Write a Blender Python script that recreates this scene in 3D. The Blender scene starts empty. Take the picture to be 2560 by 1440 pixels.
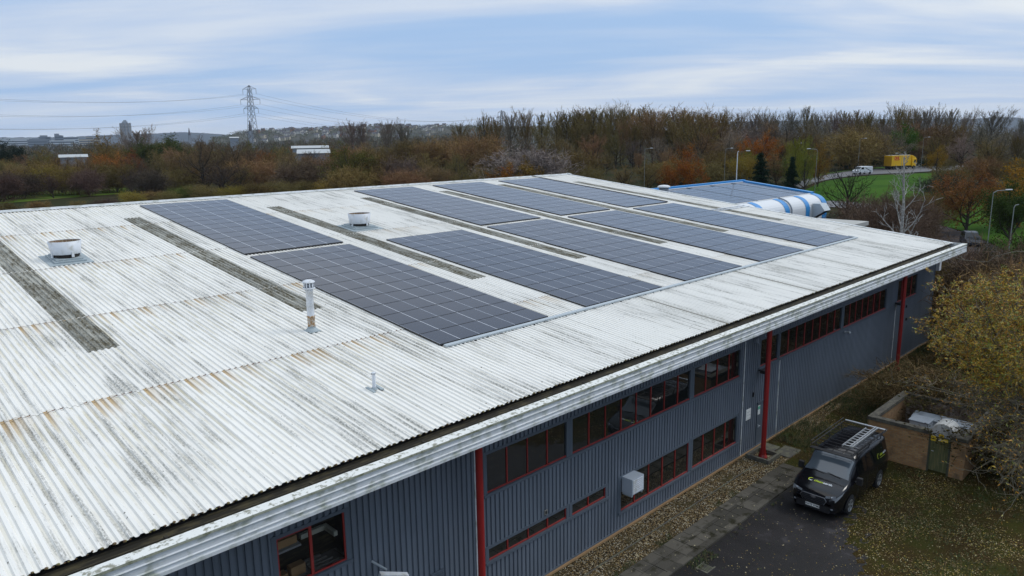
import bpy, math, random
from mathutils import Vector, Matrix, noise as mnoise
R_ = math.radians
SC = bpy.context.scene
COL = SC.collection
# ---------------------------------------------------------------- camera (metres; ground at the wall is z = 0)
FPX, PITCH, ROLL, YAW = 1823.19, 0.20103, -0.01606, 0.77130
CAMZ = 14.0
fw = Vector((math.sin(YAW)*math.cos(PITCH), math.cos(YAW)*math.cos(PITCH), -math.sin(PITCH)))
rt0 = Vector((math.cos(YAW), -math.sin(YAW), 0)); up0 = rt0.cross(fw)
rt = rt0*math.cos(ROLL) + up0*math.sin(ROLL); up = -rt0*math.sin(ROLL) + up0*math.cos(ROLL)
cd = bpy.data.cameras.new('camera'); cam = bpy.data.objects.new('camera', cd); COL.objects.link(cam)
cd.sensor_width = 36; cd.lens = 36*FPX/2560; cd.clip_start = .1; cd.clip_end = 30000
m3 = Matrix((rt, up, -fw)).transposed()
cam.matrix_world = Matrix.Translation((0, 0, CAMZ)) @ m3.to_4x4()
SC.camera = cam
SC.render.resolution_x = 1024; SC.render.resolution_y = 576
# ---------------------------------------------------------------- light
SUN_AZ, SUN_EL = R_(118), R_(48)      # azimuth measured from +Y towards +X
w = bpy.data.worlds.new('World'); SC.world = w; w.use_nodes = True
nt = w.node_tree; nt.nodes.clear()
def N(t, kind, **kw):
    n = t.nodes.new(kind)
    for k, v in kw.items():
        if k.startswith('i_'):
            key = k[2:]; key = int(key) if key.isdigit() else key.replace('_', ' ')
            n.inputs[key].default_value = v
        else: setattr(n, k, v)
    return n
def math_(t, op, a, b=None, c=None, clamp=False):
    n = t.nodes.new('ShaderNodeMath'); n.operation = op; n.use_clamp = clamp
    for i, x in enumerate((a, b, c)):
        if x is None: continue
        if hasattr(x, 'is_output'): t.links.new(x, n.inputs[i])
        else: n.inputs[i].default_value = x
    return n.outputs[0]
def mapr(t, v, a, b, c=0., d=1., smooth=True):
    n = t.nodes.new('ShaderNodeMapRange'); n.interpolation_type = 'SMOOTHSTEP' if smooth else 'LINEAR'
    t.links.new(v, n.inputs[0])
    for i, x in enumerate((a, b, c, d)): n.inputs[i+1].default_value = x
    return n.outputs[0]
def mixc(t, f, a, b, blend='MIX'):
    n = t.nodes.new('ShaderNodeMix'); n.data_type = 'RGBA'; n.blend_type = blend
    for i, x in ((0, f), (6, a), (7, b)):
        if hasattr(x, 'is_output'): t.links.new(x, n.inputs[i])
        elif i == 0: n.inputs[0].default_value = x
        else: n.inputs[i].default_value = (*x, 1) if len(x) == 3 else x
    return n.outputs[2]
def comb(t, x, y, z):
    n = t.nodes.new('ShaderNodeCombineXYZ')
    for i, v in enumerate((x, y, z)):
        if hasattr(v, 'is_output'): t.links.new(v, n.inputs[i])
        else: n.inputs[i].default_value = v
    return n.outputs[0]
def sep(t, v):
    n = t.nodes.new('ShaderNodeSeparateXYZ'); t.links.new(v, n.inputs[0]); return n.outputs
def tnoise(t, v, scale, detail=3, rough=.5, dist=0.):
    n = N(t, 'ShaderNodeTexNoise'); n.inputs['Scale'].default_value = scale; n.inputs['Detail'].default_value = detail
    n.inputs['Roughness'].default_value = rough; n.inputs['Distortion'].default_value = dist
    t.links.new(v, n.inputs['Vector']); return n.outputs[0]
sky = N(nt, 'ShaderNodeTexSky'); sky.sky_type = 'NISHITA'; sky.sun_disc = False
sky.sun_elevation = SUN_EL; sky.sun_rotation = SUN_AZ; sky.air_density = 1.2; sky.dust_density = 2.0; sky.ozone_density = 2
tc = N(nt, 'ShaderNodeTexCoord'); dx, dy, dz = sep(nt, tc.outputs['Generated'])
zz = math_(nt, 'ADD', math_(nt, 'MAXIMUM', dz, 0.0), .075)
ra = math_(nt, 'ADD', math_(nt, 'MULTIPLY', dx, rt0.x), math_(nt, 'MULTIPLY', dy, rt0.y))
fa = math_(nt, 'ADD', math_(nt, 'MULTIPLY', dx, -rt0.y), math_(nt, 'MULTIPLY', dy, rt0.x))
pr = math_(nt, 'DIVIDE', ra, zz); pf = math_(nt, 'DIVIDE', fa, zz)
pr2 = math_(nt, 'ADD', pr, math_(nt, 'MULTIPLY', pf, .25))
pc = comb(nt, math_(nt, 'MULTIPLY', pr2, .27), math_(nt, 'MULTIPLY', pf, .50), 7.4)
n1 = tnoise(nt, pc, 1.0, 5, .52, .7)
n2 = tnoise(nt, comb(nt, math_(nt, 'MULTIPLY', pr2, .55), math_(nt, 'MULTIPLY', pf, 2.6), 9.), 1.0, 5, .6, .5)
cl = math_(nt, 'ADD', math_(nt, 'MULTIPLY', n1, .85), math_(nt, 'MULTIPLY', n2, .15))
f1 = mapr(nt, cl, .36, .56)
f2 = mapr(nt, cl, .50, .66)
C_blue, C_mid, C_white = (3.9, 5.75, 8.7), (5.9, 7.0, 8.9), (8.2, 8.7, 9.3)
ccol = mixc(nt, f2, mixc(nt, f1, C_blue, C_mid), C_white)
elev = mapr(nt, dz, .17, .75, 1.0, 1.5)
vm = nt.nodes.new('ShaderNodeVectorMath'); vm.operation = 'SCALE'; nt.links.new(ccol, vm.inputs[0]); nt.links.new(elev, vm.inputs[3])
hz = mapr(nt, dz, -.01, .075, 1., 0.)
sm = mixc(nt, .9, sky.outputs[0], vm.outputs[0])
warm = mixc(nt, mapr(nt, dz, .2, .7), (1, 1, 1), (1.16, 1.03, .87), 'MIX')
sm = mixc(nt, 1., sm, warm, 'MULTIPLY')
sm2 = mixc(nt, math_(nt, 'MULTIPLY', hz, .7), sm, (6.3, 7.35, 8.95))
gnd = mapr(nt, dz, -.03, -.005, 1., 0.)
sm3 = mixc(nt, gnd, sm2, (1.1, 1.1, .95))
bg = N(nt, 'ShaderNodeBackground'); bg.inputs['Strength'].default_value = .1
nt.links.new(sm3, bg.inputs['Color'])
wo = N(nt, 'ShaderNodeOutputWorld'); nt.links.new(bg.outputs[0], wo.inputs['Surface'])
sd = bpy.data.lights.new('sun', 'SUN'); sun = bpy.data.objects.new('sun', sd); COL.objects.link(sun)
sd.energy = 1.5; sd.angle = R_(22); sd.color = (1, .97, .92)
sdir = Vector((math.sin(SUN_AZ)*math.cos(SUN_EL), math.cos(SUN_AZ)*math.cos(SUN_EL), math.sin(SUN_EL)))
sun.rotation_euler = sdir.to_track_quat('Z', 'Y').to_euler()
SC.view_settings.view_transform = 'Standard'; SC.view_settings.look = 'None'
SC.view_settings.exposure = 0.0; SC.view_settings.gamma = 1
# ---------------------------------------------------------------- helpers
WM = {}
def tag(o, label, cat, group=None, kind=None):
    if label: o['label'] = label
    if cat: o['category'] = cat
    if group: o['group'] = group
    if kind: o['kind'] = kind
    return o
def thing(name, label, cat, loc=(0, 0, 0), rz=0, group=None, scale=1):
    o = bpy.data.objects.new(name, None); COL.objects.link(o); o.empty_display_size = .3
    o.location = loc; o.rotation_euler = (0, 0, rz); o.scale = (scale,)*3 if not hasattr(scale, '__len__') else scale
    WM[o] = Matrix.LocRotScale(Vector(loc), o.rotation_euler, o.scale)
    return tag(o, label, cat, group)
class MB:
    def __init__(s): s.v = []; s.f = []; s.m = []
    def add(s, vs, fs, mi=0, M=None):
        b = len(s.v)
        s.v += [tuple(M @ Vector(v)) for v in vs] if M else [tuple(v) for v in vs]
        s.f += [tuple(b+i for i in f) for f in fs]; s.m += [mi]*len(fs)
    def box(s, x0, x1, y0, y1, z0, z1, mi=0, M=None):
        v = [(x, y, z) for z in (z0, z1) for y in (y0, y1) for x in (x0, x1)]
        s.add(v, [(0, 2, 3, 1), (4, 5, 7, 6), (0, 1, 5, 4), (2, 6, 7, 3), (0, 4, 6, 2), (1, 3, 7, 5)], mi, M)
    def tube(s, pts, rad, n=6, mi=0, cap=True):
        pts = [Vector(p) for p in pts]; rings = []
        if not hasattr(rad, '__len__'): rad = [rad]*len(pts)
        b = len(s.v)
        for i, p in enumerate(pts):
            d = (pts[min(i+1, len(pts)-1)]-pts[max(i-1, 0)]).normalized()
            a = d.orthogonal().normalized() if i == 0 else (a - d*a.dot(d)).normalized()
            c = d.cross(a)
            for k in range(n):
                t = 2*math.pi*k/n; s.v.append(tuple(p + (a*math.cos(t)+c*math.sin(t))*rad[i]))
        for i in range(len(pts)-1):
            for k in range(n):
                q = (b+i*n+k, b+i*n+(k+1) % n, b+(i+1)*n+(k+1) % n, b+(i+1)*n+k); s.f.append(q); s.m.append(mi)
        if cap:
            s.f.append(tuple(b+k for k in range(n))[::-1]); s.m.append(mi)
            e = b+(len(pts)-1)*n; s.f.append(tuple(e+k for k in range(n))); s.m.append(mi)
    def lathe(s, prof, n=24, c=(0, 0, 0), mi=0, M=None):
        vs = []; fs = []
        for r, z in prof:
            for k in range(n):
                t = 2*math.pi*k/n; vs.append((c[0]+r*math.cos(t), c[1]+r*math.sin(t), c[2]+z))
        for i in range(len(prof)-1):
            for k in range(n): fs.append((i*n+k, i*n+(k+1) % n, (i+1)*n+(k+1) % n, (i+1)*n+k))
        s.add(vs, fs, mi, M)
    def prism(s, poly, z0, z1, mi=0, M=None):
        n = len(poly); vs = [(x, y, z0) for x, y in poly]+[(x, y, z1) for x, y in poly]
        s.add(vs, [tuple(range(n))[::-1], tuple(range(n, 2*n))]+[(i, (i+1) % n, n+(i+1) % n, n+i) for i in range(n)], mi, M)
    def mesh(s, name, mats, smooth=False):
        me = bpy.data.meshes.new(name); me.from_pydata(s.v, [], s.f)
        for m in (mats if isinstance(mats, (list, tuple)) else [mats]): me.materials.append(m)
        if any(s.m): me.polygons.foreach_set('material_index', s.m)
        if smooth: me.polygons.foreach_set('use_smooth', [True]*len(s.f))
        me.update(); return me
def ob(name, mb, mats, parent=None, M=None, smooth=False, bevel=0, color=None):
    me = mb.mesh(name, mats, smooth) if isinstance(mb, MB) else mb
    o = bpy.data.objects.new(name, me); COL.objects.link(o)
    Mw = M or Matrix.Identity(4); WM[o] = Mw
    if parent is not None:
        o.parent = parent; o.matrix_basis = WM[parent].inverted() @ Mw
    else: o.matrix_basis = Mw
    if bevel:
        b = o.modifiers.new('bevel', 'BEVEL'); b.width = bevel; b.segments = 2; b.limit_method = 'ANGLE'
    if color: o.color = (*color, 1)
    return o
def struct(name, mb, mats, M=None, smooth=False, kind='structure'):
    o = ob(name, mb, mats, None, M, smooth); o['kind'] = kind; return o
def copytree(o, loc, rz, scale, label, group, color=None):
    r = o.copy(); COL.objects.link(r); r.location = loc; r.rotation_euler = (0, 0, rz)
    r.scale = (scale,)*3 if not hasattr(scale, '__len__') else scale
    r['label'] = label
    if group: r['group'] = group
    for ch in o.children:
        c = ch.copy(); COL.objects.link(c); c.parent = r
        if color and c.name.startswith('crown'): c.color = (*color, 1)
    return r
# pixel (2560x1440 photo) -> bearing / point, used to read survey positions off the photograph
def ray(px, py):
    return fw + rt*((px-1280)/FPX) - up*((py-720)/FPX)
def bearing(px, D, py=340):
    d = ray(px, py); h = Vector((d.x, d.y)).normalized(); return Vector((h.x*D, h.y*D))
def hor(px): # horizon row
    d = ray(px, 340); return 340 + FPX*(d.z/ math.hypot(d.x, d.y))*1.0*math.sqrt(1+((px-1280)/FPX)**2)
def ztop(px, py, D):
    d = ray(px, py); return CAMZ + D*d.z/math.hypot(d.x, d.y)
def sst(a, b, x):
    t = max(0, min(1, (x-a)/(b-a))); return t*t*(3-2*t)
def terr(x, y):
    h = 3.6*sst(95, 205, x)
    return h
def gp(px, py):
    d = ray(px, py); t = 5
    while t < 3000:
        p = d*t
        if CAMZ + p.z <= terr(p.x, p.y): break
        t += max(.3, t*.003)
    return Vector((p.x, p.y, terr(p.x, p.y)))
# ---------------------------------------------------------------- materials
MATS = {}
def mat(name, base=(.5, .5, .5), rough=.6, metal=0., spec=.5, nscale=0, namt=0, bump=0, bscale=40, stretch=(1, 1, 1), alt=None, arange=(.45, .6)):
    if name in MATS: return MATS[name]
    m = bpy.data.materials.new(name); m.use_nodes = True; MATS[name] = m; t = m.node_tree; b = t.nodes['Principled BSDF']
    b.inputs['Base Color'].default_value = (*base, 1); b.inputs['Roughness'].default_value = rough
    b.inputs['Metallic'].default_value = metal; b.inputs['Specular IOR Level'].default_value = spec
    if nscale or bump:
        c = N(t, 'ShaderNodeTexCoord'); mp = N(t, 'ShaderNodeMapping'); mp.inputs['Scale'].default_value = stretch
        t.links.new(c.outputs['Object'], mp.inputs[0]); v = mp.outputs[0]
    if nscale:
        f = tnoise(t, v, nscale, 5, .6)
        if alt: colr = mixc(t, mapr(t, f, *arange), base, alt)
        else: colr = mixc(t, f, tuple(x*(1-namt) for x in base), tuple(min(1, x*(1+namt)) for x in base))
        t.links.new(colr, b.inputs['Base Color'])
    if bump:
        f = tnoise(t, v, bscale, 4, .6); bn = N(t, 'ShaderNodeBump'); bn.inputs['Strength'].default_value = bump
        bn.inputs['Distance'].default_value = .02
        t.links.new(f, bn.inputs['Height']); t.links.new(bn.outputs[0], b.inputs['Normal'])
    return m
def foliage(name, var=.35, rough=.75, trans=.0, base=None):
    m = bpy.data.materials.new(name); m.use_nodes = True; MATS[name] = m; t = m.node_tree; b = t.nodes['Principled BSDF']
    b.inputs['Roughness'].default_value = rough; b.inputs['Specular IOR Level'].default_value = .03
    oi = N(t, 'ShaderNodeObjectInfo'); c = N(t, 'ShaderNodeTexCoord')
    f = tnoise(t, c.outputs['Object'], .55, 3, .6); g = tnoise(t, c.outputs['Object'], 7., 2, .5)
    src = oi.outputs['Color']
    if base:
        n = N(t, 'ShaderNodeRGB'); n.outputs[0].default_value = (*base, 1); src = n.outputs[0]
    v = N(t, 'ShaderNodeHueSaturation'); t.links.new(src, v.inputs['Color'])
    t.links.new(mapr(t, f, .3, .7, .485, .515, False), v.inputs['Hue'])
    t.links.new(mapr(t, g, .3, .7, 1-var, 1+var, False), v.inputs['Value']); v.inputs['Saturation'].default_value = 1.0
    t.links.new(v.outputs[0], b.inputs['Base Color'])
    if trans:
        b.inputs['Transmission Weight'].default_value = 0
        tr = N(t, 'ShaderNodeBsdfTranslucent'); t.links.new(v.outputs[0], tr.inputs['Color'])
        mx = N(t, 'ShaderNodeMixShader'); mx.inputs[0].default_value = trans
        t.links.new(b.outputs[0], mx.inputs[1]); t.links.new(tr.outputs[0], mx.inputs[2])
        t.links.new(mx.outputs[0], t.nodes['Material Output'].inputs['Surface'])
    return m
def roofmat(name, white, grime, streak_lo, streak_hi, laps=True, moss=None):
    m = bpy.data.materials.new(name); m.use_nodes = True; MATS[name] = m; t = m.node_tree; b = t.nodes['Principled BSDF']
    b.inputs['Roughness'].default_value = .62; b.inputs['Specular IOR Level'].default_value = .25
    c = N(t, 'ShaderNodeTexCoord'); x, y, z = sep(t, c.outputs['Object'])
    ch = math_(t, 'FLOOR', math_(t, 'DIVIDE', math_(t, 'ADD', x, .03), .18))
    wn = N(t, 'ShaderNodeTexWhiteNoise'); wn.noise_dimensions = '1D'; t.links.new(ch, wn.inputs['W']); r1 = wn.outputs[0]
    ch2 = math_(t, 'FLOOR', math_(t, 'DIVIDE', x, 1.08)); row = math_(t, 'FLOOR', math_(t, 'DIVIDE', math_(t, 'SUBTRACT', y, 20.66), 7.08))
    wn2 = N(t, 'ShaderNodeTexWhiteNoise'); wn2.noise_dimensions = '2D'; t.links.new(comb(t, ch2, row, 0), wn2.inputs['Vector'])
    st = tnoise(t, comb(t, math_(t, 'MULTIPLY', x, 9.), math_(t, 'MULTIPLY', y, .45), row), 1., 4, .65)
    sp = tnoise(t, comb(t, math_(t, 'MULTIPLY', x, 26.), math_(t, 'MULTIPLY', y, 11.), 0), 1., 3, .7)
    big = tnoise(t, comb(t, math_(t, 'MULTIPLY', x, .45), math_(t, 'MULTIPLY', y, .16), 5), 1., 3, .6)
    g0 = math_(t, 'ADD', st, math_(t, 'MULTIPLY', math_(t, 'SUBTRACT', r1, .5), .16))
    g0 = math_(t, 'ADD', g0, math_(t, 'MULTIPLY', math_(t, 'SUBTRACT', big, .5), .5))
    g0 = math_(t, 'ADD', g0, math_(t, 'MULTIPLY', math_(t, 'SUBTRACT', wn2.outputs[0], .5), .05))
    g1 = mapr(t, g0, streak_lo, streak_hi)
    g2 = math_(t, 'MULTIPLY', g1, mapr(t, sp, .30, .66))
    col = mixc(t, mapr(t, big, .35, .65), white, tuple(v*.93 for v in white))
    # creamy algae in the troughs
    tr = mapr(t, z, .001, .022, 1., 0.)
    y2 = tnoise(t, comb(t, math_(t, 'MULTIPLY', x, 4.), math_(t, 'MULTIPLY', y, .8), 8), 1., 3, .6)
    col = mixc(t, math_(t, 'MULTIPLY', math_(t, 'MULTIPLY', tr, mapr(t, y2, .38, .60)), .62), col, (.52, .47, .31))
    col = mixc(t, math_(t, 'MULTIPLY', math_(t, 'MULTIPLY', tr, mapr(t, r1, .55, .9)), .45), col, (.32, .30, .22))
    col = mixc(t, g2, col, grime)
    sp2 = tnoise(t, comb(t, math_(t, 'MULTIPLY', x, 14.), math_(t, 'MULTIPLY', y, 9.), 2), 1., 2, .5)
    col = mixc(t, mapr(t, sp2, .70, .76), col, (.12, .11, .09))
    if moss:
        mm = tnoise(t, comb(t, math_(t, 'MULTIPLY', x, 3.), math_(t, 'MULTIPLY', y, .7), 1), 1., 4, .7)
        mm2 = tnoise(t, comb(t, math_(t, 'MULTIPLY', x, 20.), math_(t, 'MULTIPLY', y, 4.), 1), 1., 3, .7)
        col = mixc(t, math_(t, 'MULTIPLY', mapr(t, mm, .42, .6), mapr(t, mm2, .35, .55)), col, moss)
    if laps:
        fr = math_(t, 'FRACT', math_(t, 'DIVIDE', math_(t, 'SUBTRACT', 20.66+7.08*8, y), 7.08))
        d = math_(t, 'MULTIPLY', fr, 7.08)          # distance below the lap above
        wn3 = N(t, 'ShaderNodeTexWhiteNoise'); wn3.noise_dimensions = '2D'; t.links.new(comb(t, ch, row, 0), wn3.inputs['Vector'])
        rr = wn3.outputs[0]
        near = mapr(t, x, 12, 30, 1., .3)
        edge = math_(t, 'MULTIPLY', math_(t, 'MULTIPLY', mapr(t, d, .03, .10, 1., 0.), mapr(t, z, .03, .045, 1., .0)), mapr(t, rr, .05, .25))
        col = mixc(t, math_(t, 'MULTIPLY', edge, math_(t, 'MULTIPLY', near, 1.)), col, (.13, .065, .04))
        run = math_(t, 'MULTIPLY', math_(t, 'MULTIPLY', mapr(t, d, .0, 1.6, 1., 0.), mapr(t, z, .02, .045, 1., .25)), mapr(t, rr, .50, 1.))
        col = mixc(t, math_(t, 'MULTIPLY', run, math_(t, 'MULTIPLY', near, .8)), col, (.42, .27, .10))
        # dirty joint lines below the arrays
        for xj in (25.25, 33.4, 40.7, 48.6):
            dj = math_(t, 'ABSOLUTE', math_(t, 'SUBTRACT', x, xj))
            j = math_(t, 'MULTIPLY', mapr(t, dj, .03, .10, 1., 0.), mapr(t, y, 18.2, 18.7, 1., 0.))
            col = mixc(t, math_(t, 'MULTIPLY', j, .75), col, (.10, .09, .07))
            j = math_(t, 'MULTIPLY', mapr(t, dj, .05, .7, 1., 0.), math_(t, 'MULTIPLY', mapr(t, y, 18.2, 18.7, 1., 0.), mapr(t, sp, .42, .6)))
            col = mixc(t, math_(t, 'MULTIPLY', j, .6), col, (.30, .29, .24))
    t.links.new(col, b.inputs['Base Color'])
    bn = N(t, 'ShaderNodeBump'); bn.inputs['Strength'].default_value = .25; bn.inputs['Distance'].default_value = .01
    t.links.new(sp, bn.inputs['Height']); t.links.new(bn.outputs[0], b.inputs['Normal'])
    return m
roofmat('roof sheet paint', (.76, .745, .70), (.27, .265, .235), .485, .70)
roofmat('rooflight grp', (.36, .355, .31), (.10, .098, .08), .34, .58, laps=False, moss=(.085, .070, .035))
mat('white trim', (.60, .62, .63), .5, nscale=2.2, alt=(.32, .34, .29), arange=(.44, .70), stretch=(1.2, 3, 1.5))
mat('white lichen capping', (.66, .67, .64), .8, nscale=9, alt=(.24, .24, .19), arange=(.50, .64))
mat('green algae ledge', (.34, .35, .27), .8, nscale=5, alt=(.16, .17, .10), arange=(.45, .65))
mat('gutter', (.022, .019, .013), .7, 0, .2, nscale=4, alt=(.075, .062, .032), arange=(.45, .7), stretch=(.4, 2, 2))
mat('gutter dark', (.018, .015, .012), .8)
mat('moss clump', (.10, .055, .03), .95, nscale=20, alt=(.16, .15, .05))
mat('wall cladding', (.122, .144, .175), .45, nscale=1.4, namt=.28, stretch=(1.6, 1, .25))
mat('cladding flashing', (.085, .105, .13), .5, nscale=2, namt=.15)
mat('red paint', (.27, .015, .013), .4, nscale=3, namt=.18)
mat('red frame', (.30, .032, .026), .45, nscale=6, namt=.25)
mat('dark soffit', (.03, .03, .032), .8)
mat('galvanised', (.42, .47, .50), .45, metal=.35, nscale=5, namt=.12)
mat('lead grey', (.30, .35, .37), .6, nscale=3, namt=.2)
mat('duct white', (.62, .65, .69), .45, nscale=2.6, alt=(.44, .44, .41), arange=(.48, .72))
mat('rusty liner', (.20, .12, .07), .85, nscale=5, alt=(.30, .26, .18), stretch=(2, 2, .5))
mat('rust', (.34, .20, .09), .85, nscale=9, alt=(.50, .47, .42))
mat('black plastic', (.015, .015, .017), .45)
mat('black metal', (.012, .012, .014), .4)
mat('aluminium', (.62, .64, .66), .32, metal=.7)
mat('interior dark', (.02, .018, .016), .9)
mat('cardboard', (.42, .26, .12), .9, nscale=3, namt=.2)
mat('grey shelf', (.40, .42, .42), .7)
mat('concrete', (.20, .19, .165), .9, nscale=5, namt=.3, bump=.4, bscale=60)
mat('dark concrete', (.075, .07, .06), .9, nscale=4, alt=(.12, .12, .08), bump=.4)
mat('timber strip', (.28, .17, .08), .85, nscale=3, namt=.35, stretch=(.6, 4, 4))
mat('sign yellow', (.72, .50, .03), .5)
mat('sign white', (.70, .72, .70), .5)
mat('sign green', (.10, .40, .26), .5)
mat('black paint', (.006, .006, .008), .14, spec=.6)
mat('lime paint', (.55, .68, .03), .4)
mat('text white', (.78, .80, .82), .4)
mat('chrome', (.6, .62, .65), .15, metal=.9)
mat('dull chrome', (.22, .23, .25), .3, metal=.6)
mat('headlight glass', (.34, .37, .41), .12, metal=.4)
mat('tyre', (.012, .012, .013), .85)
mat('bright blue', (.02, .23, .56), .35, nscale=1, namt=.12)
mat('grey blue side', (.36, .40, .45), .6)
mat('truck yellow', (.72, .42, .008), .4, nscale=.8, namt=.12)
mat('truck yellow dark', (.42, .23, .008), .5, nscale=.8, namt=.12)
mat('truck red', (.55, .012, .02), .5)
mat('far white', (.62, .64, .66), .6)
mat('far grey', (.22, .25, .29), .7, nscale=.05, namt=.25)
mat('far glass', (.10, .13, .17), .3)
mat('warehouse roof', (.40, .42, .43), .7, nscale=.15, namt=.2)
mat('slate', (.09, .09, .105), .8)
mat('steel lattice', (.09, .095, .10), .6)
mat('cable', (.10, .105, .115), .6)
mat('car paint grey', (.022, .026, .033), .25, spec=.7)
def glassm(name, base, rough=.03, ior=1.6, see=0.):
    m = mat(name, base, rough); b = m.node_tree.nodes['Principled BSDF']; b.inputs['IOR'].default_value = ior; b.inputs['Specular IOR Level'].default_value = .5
    if see:
        t = m.node_tree; tr = N(t, 'ShaderNodeBsdfTransparent'); fr = N(t, 'ShaderNodeFresnel'); fr.inputs[0].default_value = ior
        gl = N(t, 'ShaderNodeBsdfGlossy'); gl.inputs['Roughness'].default_value = rough
        tr.inputs[0].default_value = (see, see, see, 1)
        mx = N(t, 'ShaderNodeMixShader'); t.links.new(fr.outputs[0], mx.inputs[0]); t.links.new(tr.outputs[0], mx.inputs[1]); t.links.new(gl.outputs[0], mx.inputs[2])
        t.links.new(mx.outputs[0], t.nodes['Material Output'].inputs['Surface'])
    return m
glassm('window glass', (.012, .013, .012), .02, 1.95)
glassm('clear glass', (0, 0, 0), .02, 1.5, .85)
glassm('van glass', (.006, .007, .008), .04, 1.6)
glassm('windscreen glass', (.075, .095, .115), .08, 1.8)
# solar glass: cells, busbar lines and the pale half-cut gap, in panel coordinates
m = bpy.data.materials.new('solar glass'); m.use_nodes = True; MATS['solar glass'] = m; t = m.node_tree; b = t.nodes['Principled BSDF']
c = N(t, 'ShaderNodeTexCoord'); x, y, z = sep(t, c.outputs['Object'])
def line(v, period, wdt, off=0.):
    f = math_(t, 'FRACT', math_(t, 'DIVIDE', math_(t, 'ADD', v, off), period)); f = math_(t, 'ABSOLUTE', math_(t, 'SUBTRACT', f, .5))
    return math_(t, 'GREATER_THAN', f, .5-wdt/period/2)
cellx = line(x, .0956, .003, 0); celly = line(y, .189, .004, .0)
bus = line(y, .021, .002, .010)
mid = math_(t, 'LESS_THAN', math_(t, 'ABSOLUTE', x), .011)
col = mixc(t, math_(t, 'MULTIPLY', bus, .14), (.009, .017, .036), (.075, .09, .125))
col = mixc(t, math_(t, 'MULTIPLY', celly, .3), col, (.10, .11, .14))
col = mixc(t, math_(t, 'MULTIPLY', cellx, .12), col, (.07, .08, .10))
col = mixc(t, math_(t, 'MULTIPLY', mid, .9), col, (.62, .65, .70))
oi = N(t, 'ShaderNodeObjectInfo')
dn = tnoise(t, comb(t, math_(t, 'ADD', math_(t, 'MULTIPLY', x, 14.), math_(t, 'MULTIPLY', oi.outputs['Random'], 50)), math_(t, 'MULTIPLY', y, 14.), 0), 1., 2, .5)
col = mixc(t, mapr(t, dn, .76, .80), col, (.45, .46, .46))
t.links.new(col, b.inputs['Base Color']); b.inputs['Roughness'].default_value = .12; b.inputs['IOR'].default_value = 1.42
foliage('twig crown'); foliage('leaf crown', .45, .6, .25)
foliage('bark', .3, base=(.055, .048, .038)); foliage('pale bark', .35, base=(.30, .29, .27)); foliage('dark bark', .25, base=(.028, .026, .018))
HAZE = True
# ================================================================ the factory building
M_ = MATS
S_ = 0.11062; RD = 8.7727
RM = Matrix.Translation((0, 0, CAMZ-RD)) @ Matrix.Rotation(S_, 4, 'X')      # roof frame: x along eave, y up the slope
XA, XB, YE, YR = -9.0, 54.25, 14.03, 48.02
def rz_(y): return (RM @ Vector((0, y, 0)))
factory = thing('factory_building', 'long low factory with white corrugated roof and blue-grey ribbed cladding walls', 'building', (22, 14.7, 0))
def corr(mb, x0, x1, y0, y1, za, zb, pitch=.18, hh=.036, mi=0, und=True):
    n = int(round((x1-x0)/pitch)); xs = []
    for i in range(n):
        b = x0+i*pitch; xs += [(b, 0), (b+.055, 0), (b+.085, hh), (b+.150, hh)]
    xs.append((x0+n*pitch, 0))
    vs = [(x, y0, za+h) for x, h in xs]+[(x, y1, zb+h) for x, h in xs]; k = len(xs)
    mb.add(vs, [(i, i+1, k+i+1, k+i) for i in range(k-1)], mi)
    # sheet thickness at the lower edge
    mb.add([(x, y0, za+h) for x, h in xs]+[(x, y0, za+h-.008) for x, h in xs], [(i, k+i, k+i+1, i+1) for i in range(k-1)], mi)
mb = MB(); ys = [YE, 20.66, 27.74, 34.82, 41.90, YR]
for i in range(5): corr(mb, XA, XA+.18*351, ys[i]-(.0 if i == 0 else .12), ys[i+1], .016, .002)
roof = ob('roof', mb, M_['roof sheet paint'], factory, RM)
# far slope beyond the ridge
RP = RM @ Vector((0, YR, 0))
RM2 = Matrix.Translation((0, RP.y*2, 0)) @ Matrix.Scale(-1, 4, Vector((0, 1, 0))) @ RM
RM2 = Matrix.Translation((XA+XB, RP.y*2, 0)) @ Matrix.Rotation(math.pi, 4, 'Z') @ RM
mb = MB(); corr(mb, XA, XA+.18*351, YE, YR, .01, .01)
ob('roof', mb, M_['roof sheet paint'], factory, RM2)
# rooflights (weathered sheets), each its own part
for x0, ya, yb in ((5.58, 24.28, 43.2), (12.60, 24.28, 43.7), (20.88, 24.26, 43.7), (28.08, 24.35, 44.3), (35.28, 24.25, 44.5), (42.30, 24.24, 45.4), (50.40, 24.35, 44.1)):
    mb = MB(); yy = [ya, 27.72, 31.2, 34.80, 38.3, 41.88, yb]
    for i in range(6): corr(mb, x0, x0+.90, yy[i]-.06, yy[i+1], .022, .012)
    r = ob('rooflight', mb, M_['rooflight grp'], factory, RM)
# ridge capping with castellated lower edge, and verge flashing
mb = MB()
mb.add([(XA, YR-.26, .066), (XB, YR-.26, .066), (XB, YR+.01, .085), (XA, YR+.01, .085)], [(0, 1, 2, 3)])
mb.box(XA, XB, YR-.262, YR-.25, .052, .066); mb.tube([(XA, YR, .07), (XB, YR, .07)], .07, 8)
mb.box(XB-.15, XB+.1, YR-.4, YR+.1, .05, .16)
ob('ridge_cap', mb, M_['white trim'], factory, RM)
mb = MB(); mb.box(XB-.22, XB+.10, YE-.1, YR, .04, .075); mb.box(XB+.07, XB+.10, YE-.1, YR, -.45, .04)
ob('verge_flashing', mb, M_['white trim'], factory, RM)
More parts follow.
